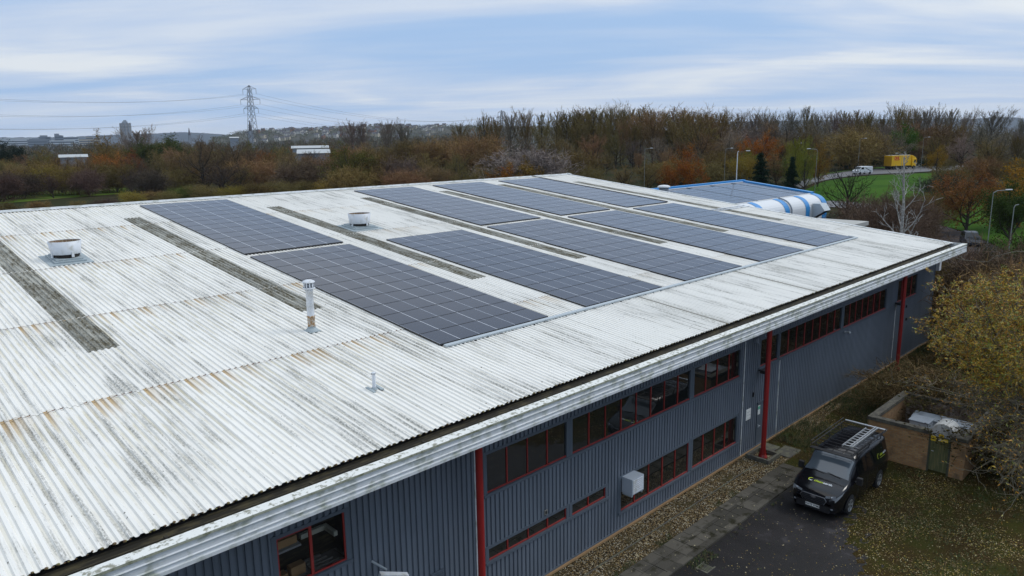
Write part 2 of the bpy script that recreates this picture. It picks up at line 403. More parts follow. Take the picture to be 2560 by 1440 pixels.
# gutter: half-round, dirty, with joints and moss clumps on the sheet ends
ze = rz_(YE); gy, gz = ze.y-.15, ze.z-.055
mb = MB(); prof = []
for k in range(9):
    a = math.pi*k/8; prof.append((gy+.15*math.cos(a), gz-.13*math.sin(a)))
for k in range(8):
    (ya, za), (yb, zb) = prof[k], prof[k+1]
    mb.add([(XA, ya, za), (XB-.5, ya, za), (XB-.5, yb, zb), (XA, yb, zb)], [(0, 1, 2, 3)])
    if k < 8: mb.add([(XA, ya*1+0, za-.012), (XB-.5, ya, za-.012), (XB-.5, yb, zb-.012), (XA, yb, zb-.012)], [(3, 2, 1, 0)], 0)
mb.tube([(XA, gy-.155, gz+.0), (XB-.5, gy-.155, gz)], .022, 6)
mb.tube([(XA, gy-.15, gz-.05), (XB-.5, gy-.15, gz-.05)], .05, 8)
x = XA+.8
while x < XB-1:
    mb.box(x, x+.07, gy-.215, gy-.10, gz-.11, gz+.03); x += 3.05
gt = ob('gutter', mb, M_['gutter'], factory)
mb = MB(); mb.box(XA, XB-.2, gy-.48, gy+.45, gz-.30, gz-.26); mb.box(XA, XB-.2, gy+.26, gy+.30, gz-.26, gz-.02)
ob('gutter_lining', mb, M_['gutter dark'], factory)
rnd = random.Random(4); mb = MB(); x = XA+.05
while x < XB:
    if rnd.random() < .85:
        r = rnd.uniform(.022, .042); zc = rz_(YE-.005)
        mb.lathe([(r*.5, -r*.5), (r, 0), (r*.8, r*.5), (.002, r*.75)], 6, (x+rnd.uniform(-.02, .02)+.10, zc.y-rnd.uniform(0, .03), zc.z+.03+rnd.uniform(-.01, .02)))
    if rnd.random() < .45:
        zc = rz_(YE+.01); r = rnd.uniform(.02, .035); mb.lathe([(r, 0), (r*.8, r*.4), (.002, r*.6)], 5, (x+.03, zc.y, zc.z+.01))
    x += .18
ob('moss', mb, M_['moss clump'], factory, smooth=True)['kind'] = 'stuff'
# fascia: ribbed white panel with lichened capping
FY = 12.95; zb = CAMZ-7.60
mb = MB()
pr_ = [(13.24, 6.945), (13.02, 6.945), (12.95, 6.93), (12.95, 6.865)]
mb2 = MB()
def strip(mb, pr, mi=0, xa=XA, xb=XB):
    for (ya, za), (yb, zb_) in zip(pr, pr[1:]):
        mb.add([(xa, ya, za), (xb, ya, za), (xb, yb, zb_), (xa, yb, zb_)], [(0, 3, 2, 1)], mi)
strip(mb, [(13.34, 6.55), (13.34, 6.85), (13.13, 6.86), (13.06, 6.84)], 1)
strip(mb, [(13.06, 6.84), (13.06, 6.785)], 2)
strip(mb, [(13.06, 6.785), (13.095, 6.77), (13.095, 6.68), (13.06, 6.665), (13.095, 6.65), (13.095, 6.51), (13.06, 6.495), (13.095, 6.48), (13.095, 6.415), (13.045, 6.405), (13.045, 6.33), (13.16, 6.33), (13.16, 6.36)], 0)
# end return on the right
mb.box(XB+.00, XB+.03, 13.06, 14.3, 6.33, 6.86)
fs = ob('fascia', mb, [M_['white trim'], M_['white lichen capping'], M_['green algae ledge']], factory)
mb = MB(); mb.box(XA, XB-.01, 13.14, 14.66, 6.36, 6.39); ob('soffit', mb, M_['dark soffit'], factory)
# walls: ribbed cladding with openings
WY = 14.72
rib = [(0, 0), (.110, 0), (.118, .048), (.172, .048), (.18, 0)]
def clad(mb, x0, x1, z0, z1):
    x0r = math.ceil(x0/.18-1e-6)*.18; pts = [(x0, 0)]
    k = math.floor(x0/.18); cur = k*.18
    while cur < x1+.2:
        for dx_, d in rib[:-1]:
            X = cur+dx_
            if x0 < X < x1: pts.append((X, d))
        cur += .18
    pts.append((x1, 0))
    n = len(pts); mb.add([(X, WY+d, z0) for X, d in pts]+[(X, WY+d, z1) for X, d in pts], [(i, i+1, n+i+1, n+i) for i in range(n-1)])
WIN = [  # x0, x1, z0, z1, pane edges
 (6.66, 8.44, 3.86, 5.12, [7.52]),
 (13.16, 16.66, 3.88, 5.06, [14.0, 14.88, 15.77]),
 (16.95, 23.97, 3.88, 5.06, [17.82, 18.70, 19.58, 20.47, 21.37, 22.25, 23.15]),
 (24.27, 27.88, 3.88, 5.06, [25.18, 26.06, 27.0]),
 (29.72, 31.38, 3.88, 5.06, [30.5]),
 (31.60, 38.62, 3.88, 5.06, [32.48, 33.34, 34.22, 35.12, 35.98, 36.88, 37.76]),
 (38.93, 45.12, 3.88, 5.06, [39.76, 40.6, 41.5, 42.35, 43.25, 44.15]),
 (47.0, 50.5, 3.92, 5.2, [47.8, 48.6, 49.5]),
 (13.17, 16.65, 1.70, 2.05, [13.97, 14.87, 15.76]),
 (16.94, 18.72, 1.68, 2.04, [17.8]),
 (19.60, 24.02, .80, 2.03, [20.45, 21.33, 22.23, 23.10]),
 (24.32, 27.86, .84, 2.05, [25.14, 26.03, 26.9]),
]
bays = [(-9.0, 12.70, [0]), (12.70, 28.26, [1, 2, 3, 8, 9, 10, 11]), (28.26, 31.6, [4]), (31.6, 54.0, [5, 6, 7])]
cuts = [w_[:4] for w_ in WIN]+[(29.72, 30.56, 0.0, 2.1)]
mb = MB(); xs = sorted({-9.0, 54.0, 12.70, 28.26}|{c_[0]-.12 for c_ in cuts}|{c_[1]+.12 for c_ in cuts})
for xa, xb in zip(xs, xs[1:]):
    xm = (xa+xb)/2; blk = sorted([(c_[2]-.1, c_[3]+.08) for c_ in cuts if c_[0]-.12 < xm < c_[1]+.12]); z = 0.06
    # merge overlaps
    for a, b_ in blk:
        if a > z: clad(mb, xa, xb, z, a)
        z = max(z, b_)
    clad(mb, xa, xb, z, 6.46)
ob('wall', mb, M_['wall cladding'], factory)
mb = MB() # other walls + inner lining
mb.box(-9, 54.0, WY+.9, WY+1.0, 0, 6.3, 0)
for xe in (-9, 53.92):
    mb.add([(xe, WY+.06, 0), (xe, 81.4, 0), (xe, 81.4, 6.4), (xe, 48, 10.2), (xe, WY+.06, 6.4)], [(0, 1, 2, 3, 4)], 1)
mb.box(-9, 54, 81.3, 81.4, 0, 6.4, 1)
ob('wall', mb, [M_['interior dark'], M_['wall cladding']], factory)
mb = MB(); mb.box(54.0, 54.06, WY-.02, WY+.12, 0, 6.46); ob('corner_trim', mb, M_['cladding flashing'], factory)
for xj, w_ in ((12.70, .028), (28.26, .022), (31.62, .018), (46.85, .02)):
    mb = MB(); mb.box(xj-w_, xj+w_, WY-.035, WY-.004, .05 if xj != 31.62 else .05, 6.46 if xj not in (31.62, 46.85) else 3.78)
    ob('wall_joint_trim', mb, M_['white trim'], factory)
mb = MB(); mb.box(-9, 54.0, WY-.10, WY+.02, .008, .07); ob('base_strip', mb, M_['timber strip'], factory)
mb = MB(); mb.box(-9, 54.0, WY-.03, WY+.03, .07, .11); ob('drip_flashing', mb, M_['cladding flashing'], factory)
for wi, (x0, x1, z0, z1, ed) in enumerate(WIN):
    mb = MB()
    # grey flashing surround
    mb.box(x0-.13, x0, WY-.012, WY+.10, z0-.11, z1+.09); mb.box(x1, x1+.13, WY-.012, WY+.10, z0-.11, z1+.09)
    mb.box(x0, x1, WY-.012, WY+.10, z1, z1+.09); mb.box(x0-.15, x1+.15, WY-.05, WY+.10, z0-.14, z0-.05)
    wn = ob('window', mb, M_['cladding flashing'], factory)
    mb = MB(); d0, d1 = WY+.012, WY+.06
    mb.box(x0, x1, d0-.002, d1, z0-.035, z0)
    for i, e in enumerate(ed):
        ww = .017 if i % 2 == 0 else .011
        if wi == 0: ww = .035
        mb.box(e-ww, e+ww, d0, d1, z0, z1)
    if wi in (0,): mb.box(x0, x0+.04, d0, d1, z0, z1); mb.box(x1-.035, x1, d0, d1, z0, z1); mb.box(x0+.04, ed[0]-.035, d0, d1, z1-.04, z1)
    if wi in (8, 9, 11, 2): mb.box(x0, x0+.022, d0, d1, z0, z1)
    if wi in (8, 9, 10): mb.box(x1-.022, x1, d0, d1, z0, z1)
    fr = ob('frame', mb, M_['red frame'], wn)
    mb = MB(); mb.add([(x0, WY+.045, z0), (x1, WY+.045, z0), (x1, WY+.045, z1), (x0, WY+.045, z1)], [(0, 1, 2, 3)])
    ob('pane', mb, M_['clear glass'] if wi == 0 else M_['window glass'], wn)
# things stored behind the clear left window
sh = thing('storage_shelf', 'pale shelf with boards seen through the leftmost red-framed window', 'shelf', (7.5, 15.2, 3.7))
mb = MB(); mb.box(6.3, 8.6, 14.85, 15.5, 3.72, 3.76); mb.box(6.3, 7.5, 15.2, 15.5, 4.42, 4.47); ob('shelf_board', mb, M_['grey shelf'], sh)
mb = MB(); mb.box(6.3, 8.6, 15.5, 15.56, 3.7, 5.3); ob('back_panel', mb, M_['gutter'], sh)
mb = MB(); mb.box(7.56, 8.3, 15.3, 15.4, 4.5, 4.62); mb.box(8.2, 8.3, 14.85, 15.3, 4.5, 4.62); ob('pale_ledge', mb, mat('pale ledge', (.45, .46, .38), .8), sh)
mb = MB(); mb.box(7.62, 8.5, 14.95, 15.45, 3.77, 3.80)
for k in range(4): mb.box(7.6, 8.35-.1*k, 14.95+.12*k, 15.02+.12*k, 3.80, 3.83+.02*k)
ob('slatted_tray', mb, M_['concrete'], sh)
for k, (x, y, z, sx, sy, sz, lb) in enumerate(((6.75, 15.0, 3.77, .26, .22, .22, 'small cardboard box low behind the leftmost window'), (7.12, 15.05, 3.77, .38, .22, .26, 'wide cardboard box behind the leftmost window near its mullion'), (6.95, 15.3, 4.48, .5, .18, .2, 'flat cardboard box on the upper shelf behind the leftmost window'))):
    mb = MB(); mb.box(x, x+sx, y, y+sy, z, z+sz); mb.box(x+sx*.46, x+sx*.54, y-.002, y+sy+.002, z-.001, z+sz+.002)
    tag(ob('cardboard_box', mb, M_['cardboard'], bevel=.006), lb, 'box', 'boxes behind the window')
# door
mb = MB(); mb.box(29.72, 30.56, WY+.01, WY+.05, .06, 2.1); mb.box(29.66, 29.72, WY-.02, WY+.05, .06, 2.16); mb.box(30.56, 30.62, WY-.02, WY+.05, .06, 2.16); mb.box(29.66, 30.62, WY-.04, WY+.05, 2.1, 2.17)
dr = ob('door', mb, M_['cladding flashing'], factory)
mb = MB(); mb.tube([(29.82, WY-.04, 1.0), (29.95, WY-.04, 1.0)], .012, 6); mb.box(29.8, 29.84, WY-.03, WY+.012, .93, 1.07); ob('handle', mb, M_['galvanised'], dr)
# red columns with flared foot
for x in (12.22, 28.93, 45.70):
    mb = MB(); mb.lathe([(.105, .03), (.105, 6.44)], 20, (x, 13.97, 0))
    mb.lathe([(.19, .0), (.19, .05), (.12, .16), (.105, .3)], 20, (x, 13.97, 0))
    for a in range(4):
        A = a*math.pi/2+.78; mb.add([(x+.1*math.cos(A), 13.97+.1*math.sin(A), .5), (x+.2*math.cos(A), 13.97+.2*math.sin(A), .03), (x+.1*math.cos(A), 13.97+.1*math.sin(A), .03)], [(0, 1, 2), (2, 1, 0)])
    ob('column', mb, M_['red paint'], factory, smooth=False)
# ---------------------------------------------------------------- fittings on the wall
def wallthing(name, label, cat, mbs):
    t_ = None
    for i, (nm, mb, ma) in enumerate(mbs):
        if i == 0: t_ = thing(name, label, cat, mb.v[0])
        ob(nm, mb, M_[ma], t_, bevel=.004)
    return t_
mb = MB(); mb.box(19.66, 20.36, 14.27, 14.73, 1.50, 2.10)
mb2 = MB()
for k in range(7): mb2.box(19.70, 20.32, 14.25, 14.272, 1.54+.077*k, 1.60+.077*k)
mb3 = MB(); mb3.box(19.68, 19.76, 14.3, 14.7, 1.42, 1.5); mb3.box(20.26, 20.34, 14.3, 14.7, 1.42, 1.5)
wallthing('air_conditioner', 'white louvred air conditioning unit fixed in the lower long window', 'air conditioner', [('casing', mb, 'grey blue side'), ('louvre', mb2, 'duct white'), ('bracket', mb3, 'galvanised')])
mb = MB(); mb.box(28.62, 29.04, 14.69, 14.715, 1.60, 2.10); mb2 = MB()
for k in range(3): mb2.box(28.65, 29.01, 14.684, 14.69, 1.66+.15*k, 1.668+.15*k)
wallthing('notice_board', 'white notice board with grey ruled lines left of the middle red column', 'sign', [('board', mb, 'sign white'), ('ruled_line', mb2, 'far grey')])
mb = MB(); mb.box(29.72, 29.96, 14.715, 14.728, 1.55, 1.98); mb2 = MB(); mb2.box(29.74, 29.94, 14.708, 14.715, 1.80, 1.95)
wallthing('door_notice', 'small white notice with green top on the grey door', 'sign', [('sheet', mb, 'sign white'), ('green_panel', mb2, 'sign green')])
for x, z, lb in ((29.62, 3.72, 'black floodlight on the wall above the door by the middle red column'), (46.72, 3.90, 'black floodlight on the wall by the far red column')):
    mb = MB(); mb.box(x-.22, x+.22, 14.28, 14.55, z-.06, z+.08); mb2 = MB(); mb2.box(x-.19, x+.19, 14.30, 14.5, z-.075, z-.06); mb3 = MB(); mb3.box(x-.04, x+.04, 14.5, 14.73, z-.03, z+.04)
    wallthing('floodlight', lb, 'lamp', [('housing', mb, 'black plastic'), ('lens', mb2, 'far glass'), ('bracket', mb3, 'black metal')])
mb = MB(); mb.box(29.15, 29.22, 14.66, 14.72, 2.58, 2.78); mb2 = MB(); mb2.lathe([(.02, 0), (.03, .02), (.001, .03)], 8, (29.185, 14.65, 2.66))
wallthing('entry_sensor', 'small black sensor on the cladding beside the door', 'sensor', [('body', mb, 'black plastic'), ('eye', mb2, 'far glass')])
mb = MB(); mb.box(48.78, 48.85, 14.66, 14.72, 3.26, 3.42); mb2 = MB(); mb2.box(48.95, 49.02, 14.66, 14.72, 2.4, 2.56)
wallthing('entry_sensor', 'pair of small black sensors right of the far red column', 'sensor', [('body', mb, 'black plastic'), ('body', mb2, 'black plastic')])
mb = MB(); mb.box(29.08, 29.22, 14.58, 14.72, 5.1, 5.3); mb2 = MB(); mb2.tube([(29.15, 14.6, 5.12), (29.15, 14.45, 5.05)], .03, 8)
wallthing('security_camera', 'small grey security camera high on the wall above the notice board', 'camera', [('mount', mb, 'far grey'), ('barrel', mb2, 'far grey')])
mb = MB(); mb.box(39.15, 39.22, 14.6, 14.72, 3.55, 3.63); mb2 = MB(); mb2.tube([(39.18, 14.62, 3.6), (38.95, 14.35, 3.66)], .05, 8)
wallthing('security_camera', 'small white security camera under the long right-hand windows', 'camera', [('mount', mb, 'duct white'), ('barrel', mb2, 'duct white')])
mb = MB(); mb.box(54.07, 54.5, 14.5, 14.8, 4.9, 5.6); mb2 = MB(); mb2.box(54.12, 54.45, 14.3, 14.5, 5.7, 6.0)
wallthing('alarm_box', 'pale alarm box on the far right corner of the wall', 'alarm box', [('box', mb, 'far white'), ('lamp', mb2, 'grey blue side')])
mb = MB(); mb.tube([(9.15, 14.74, 3.45), (9.3, 14.3, 3.34)], .03, 8); M = Matrix.Translation((9.02, 14.2, 3.36)) @ Matrix.Rotation(-.35, 4, 'Z') @ Matrix.Rotation(.3, 4, 'Y')
mb2 = MB(); mb2.box(0, .75, -.08, .08, -.05, .06, 0, M)
wallthing('outside_lamp', 'white tubular wall lamp on the cladding at the bottom edge of the photo', 'lamp', [('arm', mb, 'galvanised'), ('housing', mb2, 'duct white')])
mb = MB(); mb.box(10.98, 11.42, 14.67, 14.71, 1.80, 2.24); mb2 = MB()
for k in range(5): mb2.add([(11.02, 14.67, 1.84+.08*k), (11.38, 14.67, 1.84+.08*k), (11.38, 14.63, 1.87+.08*k), (11.02, 14.63, 1.87+.08*k)], [(0, 1, 2, 3), (3, 2, 1, 0)])
wallthing('wall_grille', 'white slatted vent grille left of the nearest red column', 'vent', [('frame', mb, 'cladding flashing'), ('slat', mb2, 'sign white')])
mb = MB(); mb.box(15.58, 15.72, 14.69, 14.72, 2.20, 2.36); mb2 = MB(); mb2.box(15.61, 15.69, 14.68, 14.69, 2.23, 2.33)
wallthing('overflow_vent', 'small pale square vent with dark hole between the two window rows', 'vent', [('plate', mb, 'concrete'), ('hole', mb2, 'black plastic')])
# ---------------------------------------------------------------- solar arrays
PW, PH = 1.733, 1.140
pm = MB(); pm.add([(-PW/2+.012, -PH/2+.012, .0015), (PW/2-.012, -PH/2+.012, .0015), (PW/2-.012, PH/2-.012, .0015), (-PW/2+.012, PH/2-.012, .0015)], [(0, 1, 2, 3)], 0)
for x0, x1, y0, y1 in ((-PW/2, PW/2, -PH/2, -PH/2+.012), (-PW/2, PW/2, PH/2-.012, PH/2), (-PW/2, -PW/2+.012, -PH/2+.012, PH/2-.012), (PW/2-.012, PW/2, -PH/2+.012, PH/2-.012)):
    pm.box(x0, x1, y0, y1, -.033, .004, 1 if y1-y0 < .05 else 2)
pm.add([(-PW/2+.012, -PH/2+.012, -.03), (PW/2-.012, -PH/2+.012, -.03), (PW/2-.012, PH/2-.012, -.03), (-PW/2+.012, PH/2-.012, -.03)], [(3, 2, 1, 0)], 1)
panel_me = pm.mesh('solar_panel', [MATS['solar glass'], M_['black metal'], mat('panel side frame', (.34, .37, .42), .4)])
PX = [14.554, 22.087, 29.337, 36.622, 43.876]
names = {(0, 1): 'solar array farthest left, at the ridge above the nearest array', (0, 0): 'nearest and largest-looking solar array, beside the tall white flue pipe',
 (1, 0): 'solar array right of the nearest one, below the small roof ventilator', (2, 1): 'solar array near the ridge directly right of the small roof ventilator',
 (2, 0): 'middle solar array of the lower row of five', (3, 1): 'solar array at the ridge between the ventilator-side one and the far one',
 (3, 0): 'second solar array from the right in the lower row', (4, 1): 'farthest solar array, at the ridge nearest the right-hand verge', (4, 0): 'rightmost solar array of the lower row, by the thin conduit'}
for (c_, up_), lb in names.items():
    y0 = 18.537 if not up_ else 33.005; x0 = PX[c_]; px_ = 1.745; py_ = 1.1575
    zo = .105
    org = RM @ Vector((x0, y0, 0)); root = thing('solar_array', lb+'', 'solar array', org, 0, 'solar arrays on the factory roof')
    for i in range(3):
        for j in range(12):
            ob('solar_panel', panel_me, None, root, RM @ Matrix.Translation((x0+(i+.5)*px_, y0+(j+.5)*py_, zo)))
    mb = MB()
    for i in range(3):
        for q in (.22, .78):
            X = x0+(i+q)*px_; mb.box(X-.02, X+.02, y0+.02, y0+12*py_-.02, .034, .070)
    for q in range(25):
        Y = y0+.05+q*(12*py_-.1)/24
        if q % 4 == 0: mb.box(x0+.03, x0+3*px_-.03, Y-.02, Y+.02, .037, .068)
    mb.box(x0-.012, x0, y0, y0+12*py_, .035, .108); mb.box(x0+3*px_-.003+.0, x0+3*px_+.009, y0, y0+12*py_, .035, .108)
    mb.box(x0, x0+3*px_, y0-.014, y0-.002, .035, .108)
    ob('mounting_rail', mb, M_['black metal'], root, RM)
# cable tray and conduits
mb = MB(); mb.box(14.62, 49.42, 18.30, 18.46, .05, .11); mb.box(49.28, 49.42, 18.46, 18.9, .05, .11)
x = 15.0
while x < 49: mb.box(x, x+.04, 18.26, 18.5, .034, .05); x += 1.5
tr_ = thing('cable_tray', 'long pale galvanised cable tray along the lower edge of the solar arrays', 'cable tray', RM @ Vector((14.62, 18.38, .05)))
ob('tray_lid', mb, M_['galvanised'], tr_, RM)
mb = MB()
for s_ in range(60): mb.box(14.7+s_*.58, 14.76+s_*.58, 18.255, 18.30, .02, .05)
ob('tray_foot', mb, M_['black metal'], tr_, RM)
for yy, lb in ((28.72, 'lower pale conduit pipe crossing to the right-hand roof edge'), (29.12, 'upper pale conduit pipe crossing to the right-hand roof edge')):
    c_ = thing('conduit_pipe', lb, 'pipe', RM @ Vector((49.2, yy, .05)), 0, 'conduit pipes on the roof edge')
    mb = MB(); mb.tube([(49.2, yy, .09), (53.95, yy, .09), (54.1, yy, .11), (54.4, yy, .06), (54.42, yy, -.3)], .05, 8); ob('pipe', mb, M_['duct white'], c_, RM, smooth=True)
    mb = MB(); mb.box(50.5, 50.56, yy-.1, yy+.1, .03, .06); mb.box(53.0, 53.06, yy-.1, yy+.1, .03, .06); ob('bracket', mb, M_['black metal'], c_, RM)
mb = MB(); mb.tube([(49.22, YR, .12), (49.22, 33.0, .12)], .03, 6)
tag(ob('roof_cable', mb, M_['black metal'], None, RM), 'thin dark cable running down the slope beside the farthest solar array', 'cable')
# ventilators
def vent(x, y, R, H, lb, bx0, bx1, by0, by1):
    b0 = RM @ Vector((x, y, 0)); t_ = thing('roof_ventilator', lb, 'ventilator', b0, 0, 'round ventilators on the roof')
    mb = MB(); mb.box(bx0, bx1, by0, by1, .045, .075); mb.box(bx0+.22, bx1-.22, by0+.25, by1-.2, .075, .14)
    mb.box(bx0+.32, bx1-.32, by0+.36, by1-.3, .14, .20)
    ob('base_plate', mb, M_['lead grey'], t_, RM)
    C = Matrix.Translation(b0)
    mb = MB(); mb.lathe([(R*.87, .30), (R*.89, .32), (R, H), (R-.015, H), (R-.02, H-.01), (R*.88, .32), (R*.87, .30)], 40)
    mb2 = MB(); mb2.lathe([(R-.022, H-.02), (R*.87, .34), (.01, .33)], 40)
    dd = ob('drum', mb, M_['duct white'], t_, C, smooth=True); ob('liner', mb2, M_['rusty liner'], dd, C, smooth=True)
    mb = MB(); mb.lathe([(R*.78, .12), (R*.78, .36)], 32); ob('collar', mb, M_['gutter dark'], t_, C, smooth=True)
    mb = MB()
    for k in range(4):
        a = k*math.pi/2+.25-1.6; mb.box(-.05, .05, -.02, .02, .18, .44, 0, Matrix.Translation((R*.9*math.cos(a), R*.9*math.sin(a), 0)) @ Matrix.Rotation(a+math.pi/2, 4, 'Z'))
    ob('bracket', mb, M_['duct white'], t_, C)
vent(7.95, 35.9, .635, .86, 'large open round white ventilator with rusty inside, left part of the roof', 7.10, 8.74, 34.9, 36.9)
vent(22.66, 35.85, .64, .86, 'smaller-looking round white ventilator between the solar arrays, in front of the ridge', 21.7, 23.65, 34.95, 36.8)
# flue pipe
b0 = RM @ Vector((11.90, 22.2, 0)); C = Matrix.Translation(b0)
t_ = thing('flue_pipe', 'tall white flue pipe with rusty foot and louvred cowl left of the nearest array', 'chimney pipe', b0)
mb = MB(); mb.lathe([(.24, .04), (.2, .09), (.14, .14), (.135, .2)], 20); mb.box(-.2, .2, -.25, .25, .02, .05); ob('flashing', mb, M_['lead grey'], t_, C)
mb = MB(); mb.lathe([(.125, .15), (.125, .52), (.145, .53), (.145, .56), (.125, .57)], 20); ob('rusty_section', mb, M_['rust'], t_, C, smooth=True)
mb = MB(); mb.lathe([(.125, .57), (.122, 1.42), (.14, 1.43), (.14, 1.47), (.12, 1.48)], 20); ob('pipe', mb, M_['duct white'], t_, C, smooth=True)
mb = MB(); mb.lathe([(.12, 1.48), (.21, 1.50), (.21, 1.54), (.19, 1.55)], 24)
for k in range(10):
    a = k*math.pi/5; mb.box(-.022, .022, -.008, .008, 1.55, 1.72, 0, Matrix.Translation((.165*math.cos(a), .165*math.sin(a), 0)) @ Matrix.Rotation(a+math.pi/2, 4, 'Z'))
mb.lathe([(.19, 1.71), (.215, 1.725), (.19, 1.76), (.10, 1.80), (.01, 1.815)], 24); ob('cowl', mb, M_['duct white'], t_, C)
mb = MB(); mb.lathe([(.10, 1.5), (.10, 1.72)], 16); ob('cowl_core', mb, M_['far grey'], t_, C)
b0 = RM @ Vector((10.88, 16.95, 0)); C = Matrix.Translation(b0)
t_ = thing('vent_pipe', 'short thin white vent pipe on a broken grey flashing near the gutter', 'pipe', b0)
mb = MB(); mb.lathe([(.055, .05), (.052, .46), (.058, .47), (.058, .53), (.01, .55)], 14); ob('pipe', mb, M_['duct white'], t_, C)
mb = MB()
for k in range(8):
    a = k*math.pi/4; mb.box(-.006, .006, -.003, .003, .48, .515, 0, Matrix.Translation((.059*math.cos(a), .059*math.sin(a), 0)) @ Matrix.Rotation(a+math.pi/2, 4, 'Z'))
ob('slot', mb, M_['black plastic'], t_, C)
mb = MB(); mb.box(-.17, -.09, -.22, .20, .045, .075); mb.box(.10, .19, -.20, .22, .045, .08); mb.box(-.16, .14, -.06, .05, .04, .06); mb.lathe([(.1, .05), (.08, .08), (.06, .10)], 10)
ob('flashing', mb, M_['lead grey'], t_, RM @ Matrix.Translation((10.88, 16.95, 0)))
# ================================================================ ground
def groundmat(name, build, rough=.9, bump=None):
    m = bpy.data.materials.new(name); m.use_nodes = True; MATS[name] = m; t = m.node_tree; b = t.nodes['Principled BSDF']
    b.inputs['Roughness'].default_value = rough; b.inputs['Specular IOR Level'].default_value = .3 if rough < .7 else .03
    c = N(t, 'ShaderNodeTexCoord'); col, h = build(t, c.outputs['Object']); t.links.new(col, b.inputs['Base Color'])
    if h is not None:
        bn = N(t, 'ShaderNodeBump'); bn.inputs['Strength'].default_value = .6; bn.inputs['Distance'].default_value = bump or .02
        t.links.new(h, bn.inputs['Height']); t.links.new(bn.outputs[0], b.inputs['Normal'])
    return m
def b_ground(t, v):
    a = tnoise(t, v, .035, 4, .6); b_ = tnoise(t, v, .6, 4, .6); c = tnoise(t, v, 9., 4, .7)
    col = mixc(t, mapr(t, a, .4, .6), (.028, .028, .012), (.045, .034, .020))
    col = mixc(t, mapr(t, b_, .42, .62), col, (.022, .030, .010))
    col = mixc(t, mapr(t, c, .55, .75), col, (.06, .048, .022))
    return col, c
def b_litter(t, v):
    b_ = tnoise(t, v, .8, 4, .6); c = tnoise(t, v, 14., 4, .7); d = tnoise(t, v, 45., 2, .6)
    col = mixc(t, mapr(t, b_, .40, .62), (.036, .024, .010), (.034, .036, .009))
    col = mixc(t, mapr(t, c, .48, .66), col, (.055, .044, .014))
    col = mixc(t, mapr(t, d, .60, .72), col, (.12, .088, .030))
    return col, c
def b_asph(t, v):
    a = tnoise(t, v, .35, 5, .65, .6); b_ = tnoise(t, v, 60., 3, .7); c = tnoise(t, v, 1.8, 4, .6)
    col = mixc(t, mapr(t, a, .42, .60), (.009, .008, .0085), (.017, .0148, .0158))
    col = mixc(t, math_(t, 'MULTIPLY', mapr(t, c, .52, .66), mapr(t, a, .50, .62)), col, (.048, .044, .048))
    col = mixc(t, mapr(t, b_, .60, .75), col, (.04, .036, .034))
    return col, b_
def b_road(t, v):
    a = tnoise(t, v, .2, 4, .6); b_ = tnoise(t, v, 6., 3, .7)
    col = mixc(t, a, (.085, .085, .092), (.125, .122, .125)); return mixc(t, mapr(t, b_, .5, .8), col, (.15, .145, .14)), None
def b_gravel(t, v):
    vo = N(t, 'ShaderNodeTexVoronoi'); vo.inputs['Scale'].default_value = 20.; t.links.new(v, vo.inputs['Vector'])
    r, g, b_ = sep(t, vo.outputs['Color']); big = tnoise(t, v, .9, 4, .6); vo2 = N(t, 'ShaderNodeTexVoronoi'); vo2.inputs['Scale'].default_value = 9.; t.links.new(v, vo2.inputs['Vector'])
    q = sep(t, vo2.outputs['Color'])[0]
    col = mixc(t, r, (.06, .042, .02), (.30, .21, .095)); col = mixc(t, mapr(t, g, .8, .92), col, (.46, .40, .28))
    col = mixc(t, mapr(t, q, .82, .9), col, (.42, .36, .24))
    col = mixc(t, mapr(t, vo.outputs['Distance'], .35, .62), col, (.02, .015, .01))
    col = mixc(t, mapr(t, big, .50, .68), col, (.055, .045, .022)); return col, vo.outputs['Distance']
def b_slab(t, v):
    x, y, z = sep(t, v); vo = N(t, 'ShaderNodeTexWhiteNoise'); vo.noise_dimensions = '2D'
    t.links.new(comb(t, math_(t, 'FLOOR', math_(t, 'DIVIDE', x, .62)), math_(t, 'FLOOR', math_(t, 'DIVIDE', y, .55)), 0), vo.inputs['Vector'])
    a = tnoise(t, v, 2.2, 5, .65); b_ = tnoise(t, v, 30., 3, .7)
    col = mixc(t, vo.outputs[0], (.060, .056, .048), (.115, .105, .088)); col = mixc(t, mapr(t, a, .5, .68), col, (.035, .033, .022))
    return mixc(t, mapr(t, b_, .6, .8), col, (.15, .14, .12)), b_
def b_grass(t, v):
    a = tnoise(t, v, .12, 4, .6); b_ = tnoise(t, v, 2.5, 4, .7)
    col = mixc(t, mapr(t, a, .4, .6), (.028, .075, .007), (.042, .098, .010)); return mixc(t, mapr(t, b_, .55, .75), col, (.06, .08, .015)), b_
groundmat('rough ground', b_ground); groundmat('leaf litter ground', b_litter); groundmat('old asphalt', b_asph, .55)
groundmat('road asphalt', b_road, .6); groundmat('gravel mat', b_gravel, .9, .03); groundmat('slab mat', b_slab); groundmat('mown grass', b_grass)
def axis(lo, hi, fine, n):
    # graded coordinates: dense near the site, sparse far away
    out = []; x = 0.
    st = fine
    while x < hi: out.append(x); x += st; st *= 1.06
    out.append(hi); neg = []; x = -fine; st = fine
    while x > lo: neg.append(x); x -= st; st *= 1.06
    neg.append(lo); return neg[::-1]+out
ax = axis(-3000, 9000, 5, 0); ay = axis(-3000, 9000, 5, 0)
mb = MB(); nx = len(ax)
mb.v = [(x, y, terr(x, y)) for y in ay for x in ax]
mb.f = [(j*nx+i, j*nx+i+1, (j+1)*nx+i+1, (j+1)*nx+i) for j in range(len(ay)-1) for i in range(nx-1)]; mb.m = [0]*len(mb.f)
struct('ground', mb, MATS['rough ground'], smooth=True)
def sheet(name, poly, z, mt, kind='structure'):
    mb = MB(); mb.add([(x, y, z) for x, y in poly], [tuple(range(len(poly)))]); return struct(name, mb, mt, kind=kind)
